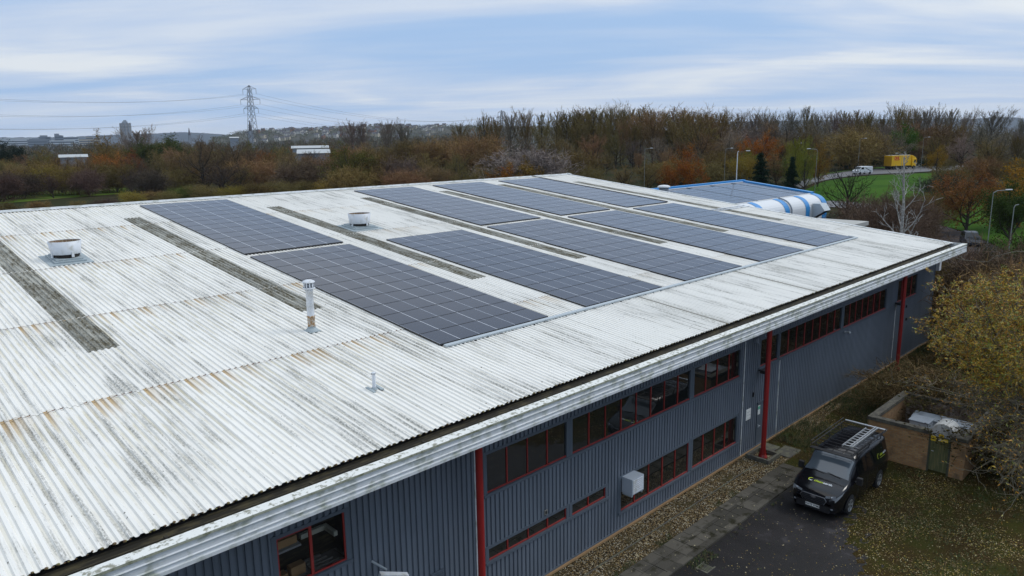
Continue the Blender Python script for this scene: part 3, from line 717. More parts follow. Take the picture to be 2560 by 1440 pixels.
sheet('leafy_ground', [(8, -4), (60, -4), (60, 14.7), (8, 14.7)], .004, MATS['leaf litter ground'])
rnd = random.Random(7)
edge = []
pts = [(29.0, 11.6), (28.6, 10.2), (27.2, 9.0), (25.6, 8.3), (24.4, 7.6), (23.4, 6.9), (22.6, 6.0), (21.4, 4.6), (20.5, 3.0), (19, 0), (18, -3)]
for (x0, y0), (x1, y1) in zip(pts, pts[1:]):
    for k in range(8):
        u = k/8; edge.append((x0+(x1-x0)*u+rnd.uniform(-.13, .13), y0+(y1-y0)*u+rnd.uniform(-.13, .13)))
sheet('asphalt_yard', edge+[(8, -3), (8, 11.82), (29.0, 11.82)], .008, MATS['old asphalt'])
sheet('gravel_bed', [(8, 13.02), (30.5, 13.02), (30.2, 13.6), (29.4, 14.66), (8, 14.66)], .012, MATS['gravel mat'])
g2 = []
for k in range(14): u = k/13; g2.append((33.0+6.6*u, 13.75+.45*u+rnd.uniform(-.12, .12)))
for k in range(14): u = 1-k/13; g2.append((33.0+7.6*u, 14.62+rnd.uniform(-.1, .03)))
sheet('gravel_patch', g2, .013, MATS['gravel mat'])
mb = MB(); x = 8.0
while x < 28.8:
    for ya, yb in ((11.98, 12.50), (12.51, 13.02)):
        h = .055+rnd.uniform(-.006, .006); mb.box(x+.006, min(x+.612, 28.9)-.006, ya+.005, yb-.005, -.02, h)
    x += .62
mb.box(8, 28.9, 11.98, 13.02, -.02, .035)
struct('path', mb, MATS['slab mat'])
mb = MB(); x = 8.
while x < 28.8: mb.box(x+.004, x+.91, 11.83, 11.975, -.02, .075+rnd.uniform(-.004, .004)); x += .915
struct('kerb', mb, MATS['slab mat'])
mb = MB(); x = 8.
while x < 28: mb.box(x+.004, x+.91, 13.80, 13.85, -.02, .03+rnd.uniform(-.006, .006), 0, Matrix.Translation((0, 0, 0))); x += .915
struct('edging_strip', mb, MATS['dark concrete'])
# slabs at the door and the kerbed pit at the foot of the middle column
def slab(x0, x1, y0, y1, z, lb):
    mb = MB(); mb.box(x0, x1, y0, y1, 0, z); tag(ob('paving_slab', mb, MATS['dark concrete'], bevel=.015), lb, 'slab', 'loose slabs by the door')
slab(29.35, 30.35, 13.85, 14.62, .09, 'wide dirty slab directly in front of the grey door')
slab(29.6, 30.75, 13.05, 13.80, .05, 'sunken grey slab in the grass beside the middle column pit')
pit = thing('column_pit_kerb', 'dark square concrete kerb around the foot of the middle red column', 'kerb', (28.93, 13.97, 0))
for a in ((28.35, 29.5, 13.42, 13.54), (28.35, 29.5, 14.38, 14.50), (28.35, 28.47, 13.54, 14.38), (29.38, 29.5, 13.54, 14.38)):
    mb = MB(); mb.box(*a, 0, .19); ob('kerb_stone', mb, MATS['dark concrete'], pit, bevel=.012)
mb = MB()
for k in range(6): mb.box(19.45+.07*k, 19.485+.07*k, 11.08, 11.45, .004, .022)
mb.box(19.40, 19.95, 11.04, 11.08, .004, .022); mb.box(19.40, 19.95, 11.45, 11.49, .004, .022); mb.box(19.40, 19.45, 11.08, 11.45, .004, .022)
tag(ob('drain_grate', mb, MATS['dark concrete']), 'dark iron drain grate in the asphalt beside the kerb', 'drain')
# scattered leaves, stones, grass tufts
def in_wall(x, y): return y > 14.6 or (32.3 < x < 37 and 7.0 < y < 11)
def leafmesh(n, area, dens, size, cols, seed, zoff=.015, flat=.5):
    rn = random.Random(seed); mbs = MB(); made = 0
    while made < n:
        x = rn.uniform(area[0], area[1]); y = rn.uniform(area[2], area[3])
        if in_wall(x, y) or rn.random() > dens(x, y): continue
        a = rn.uniform(0, 6.283); s = rn.uniform(.6, 1.3)*size; w_ = s*rn.uniform(.3, .55); z = zoff+rn.uniform(0, .02)
        M = Matrix.Translation((x, y, z)) @ Matrix.Rotation(a, 4, 'Z') @ Matrix.Rotation(rn.uniform(-flat, flat), 4, 'X') @ Matrix.Rotation(rn.uniform(-flat, flat), 4, 'Y')
        mbs.add([(-s, 0, 0), (0, -w_, s*.1), (s, 0, 0), (0, w_, s*.1)], [(0, 1, 2, 3)], rn.choices(range(len(cols)), [c_[1] for c_ in cols])[0], M); made += 1
    return mbs
for nm, cc in (('leaf straw', (.26, .19, .07)), ('leaf pale', (.50, .43, .25)), ('leaf brown', (.11, .058, .024)), ('leaf yellow', (.34, .25, .04)), ('leaf green', (.05, .08, .014)), ('blade straw', (.16, .12, .05)), ('blade green', (.035, .065, .010)), ('blade olive', (.055, .06, .018))): mat(nm, cc, .8)
def nz(x, y, s, o=0): return mnoise.noise(Vector((x*s+o, y*s, o*1.7)))
def dens1(x, y):
    a = (x-27.8)*.55-(y-9.06)*.0+ (9.06-y)*.9   # into the grass side
    d = sst(-2.6, .8, a); return max(.02, min(1, d*(.35+1.5*nz(x, y, .45)+.6*nz(x, y, 2.2, 4))+.05))*(.35 if y > 11.8 and x < 29 else 1)
mb = leafmesh(42000, (17, 44, -1, 14.6), dens1, .029, [('leaf straw', 5), ('leaf pale', 1.2), ('leaf brown', 4), ('leaf yellow', 2), ('leaf green', 1.5)], 3)
struct('fallen_leaves', mb, [MATS[k] for k in ('leaf straw', 'leaf pale', 'leaf brown', 'leaf yellow', 'leaf green')], kind='stuff')
mb = MB(); rb = random.Random(61)
for k in range(150):
    (xa_, ya_), (xb_, yb_) = rb.choice(list(zip(pts, pts[1:]))[:9]); u = rb.random(); off_ = abs(rb.gauss(0, .55)); cx_ = xa_+(xb_-xa_)*u-off_; cy_ = ya_+(yb_-ya_)*u+off_*.5; r_ = rb.uniform(.05, .34)*(1.2-min(1, off_))
    if cy_ > 11.6: continue
    n_ = 11; mb.add([(cx_+r_*rb.uniform(.5, 1.2)*math.cos(6.283*q/n_)*1.5, cy_+r_*rb.uniform(.5, 1.2)*math.sin(6.283*q/n_), .0085+.00002*k) for q in range(n_)], [tuple(range(n_))])
struct('leaf_drift', mb, MATS['leaf litter ground'], kind='stuff')
def densE(x, y):
    d = min(math.hypot(x-px_-.4, y-py_) for px_, py_ in edge[::4]); return math.exp(-(d/.8)**2)*(.5+1.2*max(0, nz(x, y, 1.4, 2)))
mb = leafmesh(3800, (18, 30, 0, 11.8), densE, .028, [('leaf straw', 5), ('leaf pale', 1.2), ('leaf brown', 5), ('leaf yellow', 2)], 63)
struct('fallen_leaves', mb, [MATS[k] for k in ('leaf straw', 'leaf pale', 'leaf brown', 'leaf yellow')], kind='stuff')
mb = leafmesh(260, (17, 29, 3, 13), lambda x, y: .6, .028, [('leaf pale', 1)], 5, .02)
struct('fallen_leaves', mb, [MATS['leaf pale'], MATS['leaf straw']], kind='stuff')
mb = leafmesh(90, (15, 29, 11.9, 13), lambda x, y: 1, .03, [('leaf pale', 1)], 15, .085)
struct('fallen_leaves', mb, [MATS['leaf pale'], MATS['leaf straw']], kind='stuff')
rn = random.Random(11); mb = MB()
for k in range(5200):
    x = rn.uniform(13, 30.4); y = rn.uniform(13.08, 14.56); s = rn.uniform(.012, .032)
    if abs(y-13.82) < .04: continue
    M = Matrix.Translation((x, y, .014+s*.25)) @ Matrix.Rotation(rn.uniform(0, 6), 4, 'Z') @ Matrix.Scale(rn.uniform(.55, .8), 4, Vector((0, 0, 1)))
    mb.add([(s, 0, 0), (0, s*.8, 0), (-s, 0, 0), (0, -s*.8, 0), (0, 0, s)], [(0, 1, 4), (1, 2, 4), (2, 3, 4), (3, 0, 4)], rn.choices(range(3), (5, 2, 3))[0], M)
struct('gravel_stones', mb, [mat('stone tan', (.20, .145, .075), .85), mat('stone pale', (.42, .38, .30), .85), mat('stone brown', (.09, .06, .032), .85)], kind='stuff')
def tufts(name, n, area, dens, hmax, seed):
    rn = random.Random(seed); mb = MB(); made = 0
    while made < n:
        x = rn.uniform(area[0], area[1]); y = rn.uniform(area[2], area[3])
        if in_wall(x, y) or rn.random() > dens(x, y): continue
        made += 1; mi = rn.choices(range(3), (3, 5, 5))[0]
        for b_ in range(4):
            a = rn.uniform(0, 6.28); h = rn.uniform(.35, 1)*hmax; l = rn.uniform(.3, 1.1)*h; x1, y1 = x+rn.uniform(-.04, .04), y+rn.uniform(-.04, .04); w_ = .008
            px_, py_ = -math.sin(a)*w_, math.cos(a)*w_
            mb.add([(x1-px_, y1-py_, 0.01), (x1+px_, y1+py_, .01), (x1+math.cos(a)*l, y1+math.sin(a)*l, h)], [(0, 1, 2)], mi)
    return struct(name, mb, [MATS['blade straw'], MATS['blade green'], MATS['blade olive']], kind='stuff')
def densg(x, y):
    if x < 29 and y > 11.7: return 1. if (x > 27.8 and y < 13.6 and nz(x, y, 1.5) > -.1) else 0
    if 33 < x < 40 and 13.8 < y: return .12
    if x < 31.5 and y > 13.2: return .25
    a = (x-27.8)*.55+(9.06-y)*.9; return sst(-.6, 1.2, a if y < 11.5 else 2)*max(0, .45+1.3*nz(x, y, .6, 3))
tufts('grass', 15000, (18, 56, -1, 14.6), densg, .13, 21)
tufts('grass', 7000, (31, 60, 10.9, 14.6), lambda x, y: max(0, .3+nz(x, y, .5, 9)), .30, 22)
tufts('grass', 420, (13, 29, 13.0, 13.3), lambda x, y: 1. if nz(x, y, 1.2, 5) > .28 else 0, .09, 23)
tufts('grass', 260, (19.3, 20.6, 11.3, 11.82), lambda x, y: 1., .08, 24)
# ================================================================ brick enclosure with the transformer cabinets
m = bpy.data.materials.new('yellow brick'); m.use_nodes = True; MATS['yellow brick'] = m; t = m.node_tree; b = t.nodes['Principled BSDF']; b.inputs['Roughness'].default_value = .9
c = N(t, 'ShaderNodeTexCoord'); x, y, z = sep(t, c.outputs['Object'])
br = N(t, 'ShaderNodeTexBrick'); br.inputs['Scale'].default_value = 1.; br.inputs['Brick Width'].default_value = .225; br.inputs['Row Height'].default_value = .075; br.inputs['Mortar Size'].default_value = .006
br.inputs['Color1'].default_value = (.25, .125, .045, 1); br.inputs['Color2'].default_value = (.33, .20, .085, 1); br.inputs['Mortar'].default_value = (.16, .14, .115, 1)
t.links.new(comb(t, math_(t, 'ADD', x, y), z, 0), br.inputs['Vector']); f = tnoise(t, c.outputs['Object'], 1.6, 4, .6)
t.links.new(mixc(t, mapr(t, f, .5, .75), br.outputs[0], (.11, .075, .045)), b.inputs['Base Color'])
mat('weathered render', (.16, .12, .10), .9, nscale=4, alt=(.34, .30, .27), arange=(.5, .65))
mat('enclosure floor', (.05, .045, .035), .9, nscale=3, namt=.4)
EX0, EX1, EY0, EY1, EH = 32.4, 36.85, 7.05, 10.85, 1.80
enc = thing('brick_enclosure', 'low open-topped yellow brick enclosure with dark coping beside the black van', 'enclosure', (34.6, 8.9, 0))
def wallpart(a, coping, mt='yellow brick'):
    mb = MB(); mb.box(*a, 0, EH-.16); ob('wall', mb, MATS[mt], enc)
    mb = MB(); x0, x1, y0, y1 = coping; mb.box(x0, x1, y0, y1, EH-.16, EH-.10); mb.box(x0-.0, x1, y0, y1, EH-.098, EH); ob('coping', mb, mat('old coping', (.055, .05, .042), .9, nscale=5, alt=(.10, .095, .07), bump=.4), enc, bevel=.01)
wallpart((EX0, EX0+.22, 8.42, EY1), (EX0-.05, EX0+.27, 8.40, EY1+.05))
wallpart((EX0, EX0+.22, EY0, 7.58), (EX0-.05, EX0+.27, EY0-.05, 7.60))
wallpart((EX0+.22, EX1, EY1-.22, EY1), (EX0+.272, EX1+.05, EY1-.27, EY1+.05))
wallpart((EX1-.22, EX1, EY0+.22, EY1-.22), (EX1-.27, EX1+.05, EY0+.272, EY1-.272), 'weathered render')
wallpart((EX0+.22, EX1, EY0, EY0+.22), (EX0+.272, EX1+.05, EY0-.05, EY0+.27))
mb = MB(); mb.box(EX0+.22, EX1-.22, EY0+.22, EY1-.22, .01, .03); ob('floor', mb, MATS['enclosure floor'], enc)
mat('green timber', (.075, .085, .035), .85, nscale=3, alt=(.13, .12, .05), stretch=(6, 6, .5)); mat('dark timber', (.05, .055, .035), .85, nscale=4, namt=.3)
mb = MB(); y = 7.68
for k in range(7): mb.box(EX0+.06, EX0+.09, y+.003, y+.099, .08, 1.58); y += .101
gt_ = ob('gate', mb, MATS['green timber'], enc)
mb = MB(); mb.box(EX0+.091, EX0+.13, 7.67, 8.39, .22, .32); mb.box(EX0+.091, EX0+.13, 7.67, 8.39, 1.3, 1.4); ob('rail', mb, MATS['dark timber'], gt_)
mb = MB(); mb.box(EX0, EX0+.12, 8.36, 8.418, 0, 1.82); mb.box(EX0, EX0+.12, 7.582, 7.66, 0, 1.64); ob('gate_post', mb, MATS['dark timber'], enc)
mb = MB(); mb.tube([(EX0+.04, 8.28, .95), (EX0+.0, 8.28, .95), (EX0+.0, 8.2, .95)], .012, 6); ob('handle', mb, MATS['galvanised'], gt_)
def warn(root, x, y0, y1, z0, z1, nm='warning_sign'):
    mb = MB(); mb.box(x-.008, x, y0, y1, z0, z1); s_ = ob(nm, mb, MATS['sign yellow'], root)
    cy, cz, r = (y0+y1)/2, (z0+z1)/2, min(y1-y0, z1-z0)*.36
    P = lambda rr: [(x-.010, cy+rr*math.sin(a), cz-.1*r+rr*math.cos(a)) for a in (0, 2.094, 4.189)]
    o_, i_ = P(r), P(r*.66); mb = MB(); mb.add(o_+i_, [(0, 1, 4, 3), (1, 2, 5, 4), (2, 0, 3, 5)]); mb.box(x-.0105, x-.0095, cy-.06*r, cy+.06*r, cz-.25*r, cz+.3*r); ob('triangle', mb, MATS['black plastic'], s_)
sg = thing('warning_sign', 'yellow danger sign strip with triangle on top of the green gate', 'sign', (EX0+.05, 8.0, 1.5))
warn(sg, EX0+.055, 8.18, 8.36, 1.38, 1.60, 'plate'); mb = MB(); mb.box(EX0+.045, EX0+.054, 7.72, 8.17, 1.42, 1.56); pl_ = ob('plate', mb, MATS['sign yellow'], sg)
mb = MB(); mb.box(EX0+.043, EX0+.0448, 7.98, 8.14, 1.45, 1.53); mb.box(EX0+.043, EX0+.0448, 7.76, 7.95, 1.47, 1.475); mb.box(EX0+.043, EX0+.0448, 7.76, 7.95, 1.50, 1.505); ob('lettering', mb, MATS['sign white'], pl_)
cab = thing('transformer_cabinet', 'grey flat-topped metal cabinet with yellow warning label inside the brick enclosure', 'cabinet', (34.6, 9.4, 0))
mb = MB(); mb.box(34.25, 35.0, 9.0, 9.75, .03, 1.36); ob('casing', mb, MATS['grey blue side'], cab, bevel=.02)
mb = MB(); mb.box(34.2, 35.05, 8.95, 9.8, 1.362, 1.42); ob('lid', mb, mat('pale lid', (.20, .235, .28), .6, nscale=3, namt=.25), cab, bevel=.02)
warn(cab, 34.245, 9.25, 9.41, .95, 1.12)
tank = thing('long_cabinet', 'long pale flat-topped grey cabinet at the back of the brick enclosure', 'cabinet', (35.6, 9.0, 0))
mb = MB(); mb.box(35.35, 35.9, 7.6, 9.95, .03, 1.2); ob('casing', mb, MATS['grey blue side'], tank, bevel=.02)
mb = MB(); mb.add([(35.3, 7.55, 1.20), (35.3, 10.0, 1.20), (35.95, 10.0, 1.30), (35.95, 7.55, 1.30), (35.3, 7.55, 1.16), (35.3, 10.0, 1.16), (35.95, 10.0, 1.16), (35.95, 7.55, 1.16)], [(3, 2, 1, 0), (0, 1, 5, 4), (1, 2, 6, 5), (2, 3, 7, 6), (3, 0, 4, 7)]); ob('lid', mb, mat('pale lid', (.27, .31, .36), .6, nscale=3, namt=.2), tank)
gk = thing('meter_kiosk', 'white domed fibreglass kiosk standing behind the green gate', 'kiosk', (33.5, 8.1, 0))
mb = MB(); prof = [(-.46, .03), (-.46, 1.52)]+[(-.46*math.cos(a), 1.52+.42*math.sin(a)) for a in [math.pi*k/10 for k in range(1, 10)]]+[(.46, 1.52), (.46, .03)]
yz = [(8.12+p[0], p[1]) for p in prof]; n = len(yz); X0, X1 = 33.15, 34.0
mb.add([(X0, y, z) for y, z in yz]+[(X1, y, z) for y, z in yz], [tuple(range(n)), tuple(range(n, 2*n))[::-1]]+[(i, n+i, n+i+1, i+1) for i in range(n-1)])
ob('shell', mb, mat('kiosk shell', (.44, .45, .45), .6, nscale=4, alt=(.30, .30, .27), arange=(.5, .7)), gk, bevel=.03)
mb = MB(); mb.box(X0-.015, X0-.002, 7.78, 8.46, .2, 1.5); ob('door', mb, MATS['grey blue side'], gk); warn(gk, X0-.018, 8.05, 8.25, 1.25, 1.48)
# ================================================================ the black van
def text_mesh(s_, size, ext=.002, bold=0):
    cu = bpy.data.curves.new('lettering', 'FONT'); cu.body = s_; cu.size = size; cu.extrude = ext; cu.align_x = 'CENTER'; cu.align_y = 'CENTER'; cu.offset = bold
    o = bpy.data.objects.new('lettering', cu); COL.objects.link(o); dg = bpy.context.evaluated_depsgraph_get(); me = bpy.data.meshes.new_from_object(o.evaluated_get(dg)); bpy.data.objects.remove(o); return me
def text(name, s_, size, mt, parent, M, ext=.002, bold=0):
    me = text_mesh(s_, size, ext, bold); me.materials.clear(); me.materials.append(mt); o = ob(name, me, None, parent, M); return o
VX, VY = 25.55, 10.27
def interp(tab, x):
    for (a, va), (b_, vb) in zip(tab, tab[1:]):
        if x <= b_: return va+(vb-va)*max(0, (x-a)/(b_-a))
    return tab[-1][1]
ZT = [(0, .78), (.04, .90), (.14, 1.00), (.5, 1.12), (.98, 1.24), (1.30, 1.52), (1.66, 1.83), (1.85, 1.93), (2.3, 1.975), (4.5, 1.975), (4.82, 1.94), (4.93, 1.86), (4.97, 1.7)]
WB = [(0, .66), (.04, .74), (.14, .84), (.35, .92), (.7, .965), (1.2, .985), (4.3, .985), (4.8, .965), (4.97, .93)]
def vsec(l, v):   # v 0 (roof centre) .. 8 (sill); returns (halfwidth, z)
    zt = interp(ZT, l); wb = interp(WB, l); zb = min(1.12, zt-.10); wt = wb*(.80 if zt > 1.6 else .90-.10*sst(1.2, 1.6, zt))
    P = [(0, zt), (.55*wt, zt-.008), (.86*wt, zt-.035), (wt, zt-.11 if zt > 1.4 else zt-.05), (wb*.975, zb), (wb, zb-.14), (wb, .60), (wb*.985, .38), (wb*.93, .24)]
    i = min(int(v), 7); f_ = v-i; return (P[i][0]*(1-f_)+P[i+1][0]*f_, P[i][1]*(1-f_)+P[i+1][1]*f_)
def vgrid(mb, ls, vs, side, off=0., mi=0):
    g = []
    for l in ls:
        row = []
        for v in vs:
            y, z = vsec(l, v); y1, z1 = vsec(l, min(8, v+.02)); y0, z0 = vsec(l, max(0, v-.02)); ny, nz_ = -(z1-z0), (y1-y0); q = math.hypot(ny, nz_) or 1
            zf = (vsec(l+.03, v)[1]-vsec(l-.03 if l > .03 else 0, v)[1])/.06; nxx = -zf*max(0, nz_/q)
            q2 = math.sqrt(1+nxx*nxx); row.append((VX+l+off*nxx/q2, VY+side*(y+off*ny/q/q2), z+off*(nz_/q)/q2))
        g.append(row)
    n = len(vs); vsx = [p for r_ in g for p in r_]; F = []
    for i in range(len(ls)-1):
        for j in range(n-1):
            q = (i*n+j, i*n+j+1, (i+1)*n+j+1, (i+1)*n+j); F.append(q if side > 0 else q[::-1])
    mb.add(vsx, F, mi)
van = thing('black_van', 'black works van with roof rack and clean earth lettering parked on the asphalt', 'van', (VX, VY, 0))
mb = MB(); LS = [0, .02, .04, .09, .14, .24, .35, .5, .7, .98, 1.14, 1.30, 1.48, 1.66, 1.76, 1.85, 2.05, 2.3, 3, 3.7, 4.5, 4.7, 4.82, 4.9, 4.97]; VS = [0, .5, 1, 1.5, 2, 2.5, 3, 3.5, 4, 4.5, 5, 5.5, 6, 7, 8]
for sd_ in (1, -1): vgrid(mb, LS, VS, sd_)
for l in (0, 4.97):
    pr2_ = [vsec(l, v) for v in VS]; pts_ = [(VX+l, VY+y, z) for y, z in pr2_]+[(VX+l, VY-y, z) for y, z in pr2_[::-1][:-1]]
    mb.add(pts_, [tuple(range(len(pts_))) if l == 0 else tuple(range(len(pts_)))[::-1]])
body = ob('body', mb, MATS['black paint'], van, smooth=True)
def patch(name, ls, vs, sides, mt, off=.006, parent=None):
    mb = MB()
    for s_ in sides: vgrid(mb, ls, vs, s_, off)
    return ob(name, mb, MATS[mt], parent or van, smooth=True)
lin = lambda a, b_, n: [a+(b_-a)*k/n for k in range(n+1)]
patch('windscreen', lin(1.05, 1.70, 6), lin(0, 2.75, 8), (1, -1), 'windscreen glass', .008)
for s_ in (1, -1):
    for la, lb_ in ((1.72, 2.55), (2.68, 3.55), (3.68, 4.6)): patch('side_window', lin(la, lb_, 4), lin(3.12, 3.88, 4), (s_,), 'van glass', .007)
# headlamps: swept-back triangles
for s_ in (1, -1):
    mb = MB(); up_ = []; dn_ = []
    for k in range(7):
        u = k/6; l = .07+.42*u; y, z = vsec(l, 4.0-.05*u); up_.append((VX+l-.015*(1-u), VY+s_*(y+.010), z+.012)); y, z = vsec(l, 4.9-.85*u); dn_.append((VX+l-.025*(1-u), VY+s_*(y+.012), z))
    mb.add(up_+dn_, [((k, k+1, 8+k, 7+k) if s_ < 0 else (7+k, 8+k, k+1, k)) for k in range(6)])
    fr_ = [vsec(.05, v) for v in (4, 4.8)]
    mb.add([(VX+.012, VY+s_*.44, .80), (VX+.02, VY+s_*.44, .88), (VX+.055, VY+s_*.80, .97), (VX+.045, VY+s_*.80, .80)], [(0, 1, 2, 3) if s_ > 0 else (3, 2, 1, 0)])
    hl = ob('headlight', mb, MATS['headlight glass'], van)
    mb = MB(); mb.lathe([(.05, 0), (.045, .02), (.01, .03)], 10, M=Matrix.Translation((VX+.02, VY+s_*.66, .87)) @ Matrix.Rotation(-math.pi/2, 4, 'Y')); ob('bulb', mb, MATS['chrome'], hl)
# grille: hexagonal with chrome rim and slats
hexo = [(-.50, .68), (-.42, .80), (.42, .80), (.50, .68), (.40, .50), (-.40, .50)]
def hexp(k, x): return [(x, VY+y*k, .65+(z-.65)*k) for y, z in hexo]
mb = MB(); mb.add(hexp(1, VX-.012)+hexp(.955, VX-.02)+hexp(1.0, VX+.03), [(i, (i+1) % 6, 6+(i+1) % 6, 6+i) for i in range(6)]+[(12+i, 12+(i+1) % 6, (i+1) % 6, i) for i in range(6)])
gr = ob('grille_rim', mb, MATS['dull chrome'], van)
mb = MB(); mb.add(hexp(.94, VX-.006), [(5, 4, 3, 2, 1, 0)]); ob('grille', mb, MATS['black plastic'], van)
mb = MB()
for k in range(4): mb.box(VX-.016, VX-.006, VY-.40, VY+.40, .535+.068*k, .553+.068*k)
ob('grille_slat', mb, MATS['car paint grey'], van)
mb = MB(); mb.lathe([(.11, 0), (.11, .012), (.01, .014)], 20, M=Matrix.Translation((VX-.02, VY, .74)) @ Matrix.Rotation(-math.pi/2, 4, 'Y') @ Matrix.Scale(.45, 4, Vector((1, 0, 0)))); ob('badge', mb, MATS['chrome'], van)
mb = MB(); mb.box(VX-.03, VX+.02, VY-.62, VY+.62, .24, .48); mb.box(VX-.032, VX-.028, VY+.5, VY+.6, .3, .36); ob('bumper', mb, MATS['black plastic'], van, bevel=.03)
for s_ in (1, -1):
    mb = MB(); mb.box(VX+.0, VX+.02, VY+s_*.66-.07, VY+s_*.66+.07, .40, .45); ob('fog_light', mb, MATS['headlight glass'], van)
mb = MB(); mb.box(VX-.040, VX-.031, VY-.26, VY+.26, .335, .447); pl_ = ob('number_plate', mb, MATS['sign white'], van)
TF = Matrix.Rotation(-math.pi/2, 4, 'Z') @ Matrix.Rotation(math.pi/2, 4, 'X')
text('plate_lettering', 'HW70 WMX', .105, MATS['black plastic'], pl_, Matrix.Translation((VX-.0415, VY, .391)) @ TF, .001, .0022)
# bonnet writing
a0, a1 = vsec(.32, 0)[1], vsec(.9, 0)[1]; sl = math.atan2(a1-a0, .58); BM = Matrix.Translation((VX+.50, VY, vsec(.50, 0)[1]+.012)) @ Matrix.Rotation(-sl, 4, 'Y') @ Matrix.Rotation(-math.pi/2, 4, 'Z')
BM = BM @ Matrix.Scale(.88, 4)
text('bonnet_lettering', 'clean', .185, MATS['lime paint'], body, BM @ Matrix.Translation((-.05, 0, 0)), .001, .003)
text('bonnet_lettering', 'earth', .185, MATS['text white'], body, BM @ Matrix.Translation((.34, 0, 0)), .001, .003)
mb = MB()
def arc(mb, r0, r1, a0, a1, M, n=14):
    vs = []
    for k in range(n+1):
        a = a0+(a1-a0)*k/n; tpr = math.sin(math.pi*k/n)*.8+.2; rr = (r0+r1)/2; hw = (r1-r0)/2*tpr; vs += [((rr-hw)*math.cos(a), (rr-hw)*math.sin(a), 0), ((rr+hw)*math.cos(a), (rr+hw)*math.sin(a), 0)]
    mb.add(vs, [(2*k, 2*k+1, 2*k+3, 2*k+2) for k in range(n)], 0, M)
arc(mb, .085, .125, R_(60), R_(235), BM @ Matrix.Translation((-.37, 0, .003))); ob('bonnet_logo', mb, MATS['lime paint'], body)
mb = MB(); arc(mb, .045, .085, R_(190), R_(345), BM @ Matrix.Translation((-.37, 0, .003))); ob('bonnet_logo', mb, MATS['text white'], body)
SM = Matrix.Translation((VX+4.15, VY-.935, 1.42)) @ Matrix.Rotation(math.pi/2, 4, 'X')
SM = Matrix.Translation((VX+4.12, VY-.915, 1.36)) @ Matrix.Rotation(R_(90-11), 4, 'X')
SM = SM @ Matrix.Scale(.72, 4)
text('side_lettering', 'clean', .19, MATS['lime paint'], body, SM @ Matrix.Translation((-.02, .02, .016)), .001, .003); text('side_lettering', 'earth', .19, MATS['text white'], body, SM @ Matrix.Translation((.42, .02, .016)), .001, .003)
mb = MB(); arc(mb, .12, .17, R_(70), R_(250), SM @ Matrix.Translation((-.42, 0, .016))); ob('side_logo', mb, MATS['lime paint'], body)
mb = MB(); mb.box(-.2, .5, -.16, -.14, 0, .003, 0, SM @ Matrix.Translation((0, 0, .016))); ob('side_logo', mb, MATS['lime paint'], body)
for l in (.98, 3.91):
    for s_ in (1, -1):
        W = Matrix.Translation((VX+l, VY+s_*.90, .345)) @ Matrix.Rotation(-s_*math.pi/2, 4, 'X')
        mb = MB(); mb.lathe([(.22, -.14), (.32, -.14), (.343, -.10), (.343, .07), (.325, .10), (.235, .105)], 32, M=W)
        wl = ob('wheel', mb, MATS['tyre'], van, smooth=True)
        mb = MB(); mb.lathe([(.235, .105), (.225, .06), (.06, .05), (.05, .075), (.005, .08)], 24, M=W)
        ob('hub', mb, MATS['far grey'], wl)
        mb = MB()
        for k in range(5):
            for d_ in (-.12, .12):
                A = Matrix.Rotation(k*2*math.pi/5+d_, 4, 'Z'); mb.box(.04, .232, -.018, .018, .085, .102, 0, W @ A)
        mb.lathe([(.238, .098), (.238, .108), (.222, .108), (.222, .095)], 28, M=W); ob('rim', mb, MATS['aluminium'], wl)
        mb = MB(); a_ = [(.41*math.cos(math.pi*k/12), .41*math.sin(math.pi*k/12)) for k in range(13)]; y = VY+s_*.990
        mb.add([(VX+l+p, y, .345+q*1.02) for p, q in a_]+[(VX+l+.40, y, .24), (VX+l-.40, y, .24)], [tuple(range(15)) if s_ < 0 else tuple(range(15))[::-1]]); ob('wheel_arch', mb, MATS['tyre'], van)
for s_ in (1, -1):
    mb = MB(); mb.box(VX+1.33, VX+1.47, VY+s_*1.02-.0, VY+s_*1.22, 1.06, 1.34); mb.box(VX+1.38, VX+1.44, min(VY+s_*.93, VY+s_*1.03), max(VY+s_*.93, VY+s_*1.03), 1.10, 1.16)
    ob('wing_mirror', mb, MATS['black plastic'], van, bevel=.02)
mb = MB()
for y0_ in (.05, -.55): mb.tube([(VX+1.02, VY+y0_, 1.275), (VX+1.06, VY+y0_+.5, 1.335)], .012, 5)
ob('wiper', mb, MATS['black plastic'], van)
mb = MB()
for s_ in (1, -1):
    for l in (1.68, 2.62, 3.62): 
        y, z = vsec(l, 5); mb.box(VX+l-.006, VX+l+.006, VY+s_*(y+.001)-.003, VY+s_*(y+.001)+.003, .42, 1.0)
ob('door_gap', mb, MATS['tyre'], van)
# roof rack
mb = MB(); ZR = 2.13
mb.tube([(VX+1.45, VY-.80, ZR), (VX+4.72, VY-.83, ZR)], .018, 6); mb.tube([(VX+1.45, VY+.80, ZR), (VX+4.72, VY+.83, ZR)], .018, 6)
for s_ in (1, -1): mb.tube([(VX+1.42, VY+s_*.84, ZR+.12), (VX+4.72, VY+s_*.87, ZR+.12)], .014, 6)
for k in range(11):
    x = VX+1.55+k*.31; mb.tube([(x, VY-.82, ZR), (x, VY+.82, ZR)], .014, 5)
    for s_ in (1, -1): mb.tube([(x, VY+s_*.82, ZR), (x, VY+s_*.86, ZR+.12)], .010, 5)
for k in (0, 4, 8):
    x = VX+1.85+k*.31
    for s_ in (1, -1): mb.tube([(x, VY+s_*.80, ZR), (x, VY+s_*.76, 1.90)], .02, 5)
mb.box(VX+1.28, VX+1.5, VY-.80, VY+.80, 2.03, 2.06, 0); mb.tube([(VX+1.35, VY, 2.05), (VX+1.9, VY, ZR)], .014, 5)
ob('roof_rack', mb, MATS['black metal'], van)
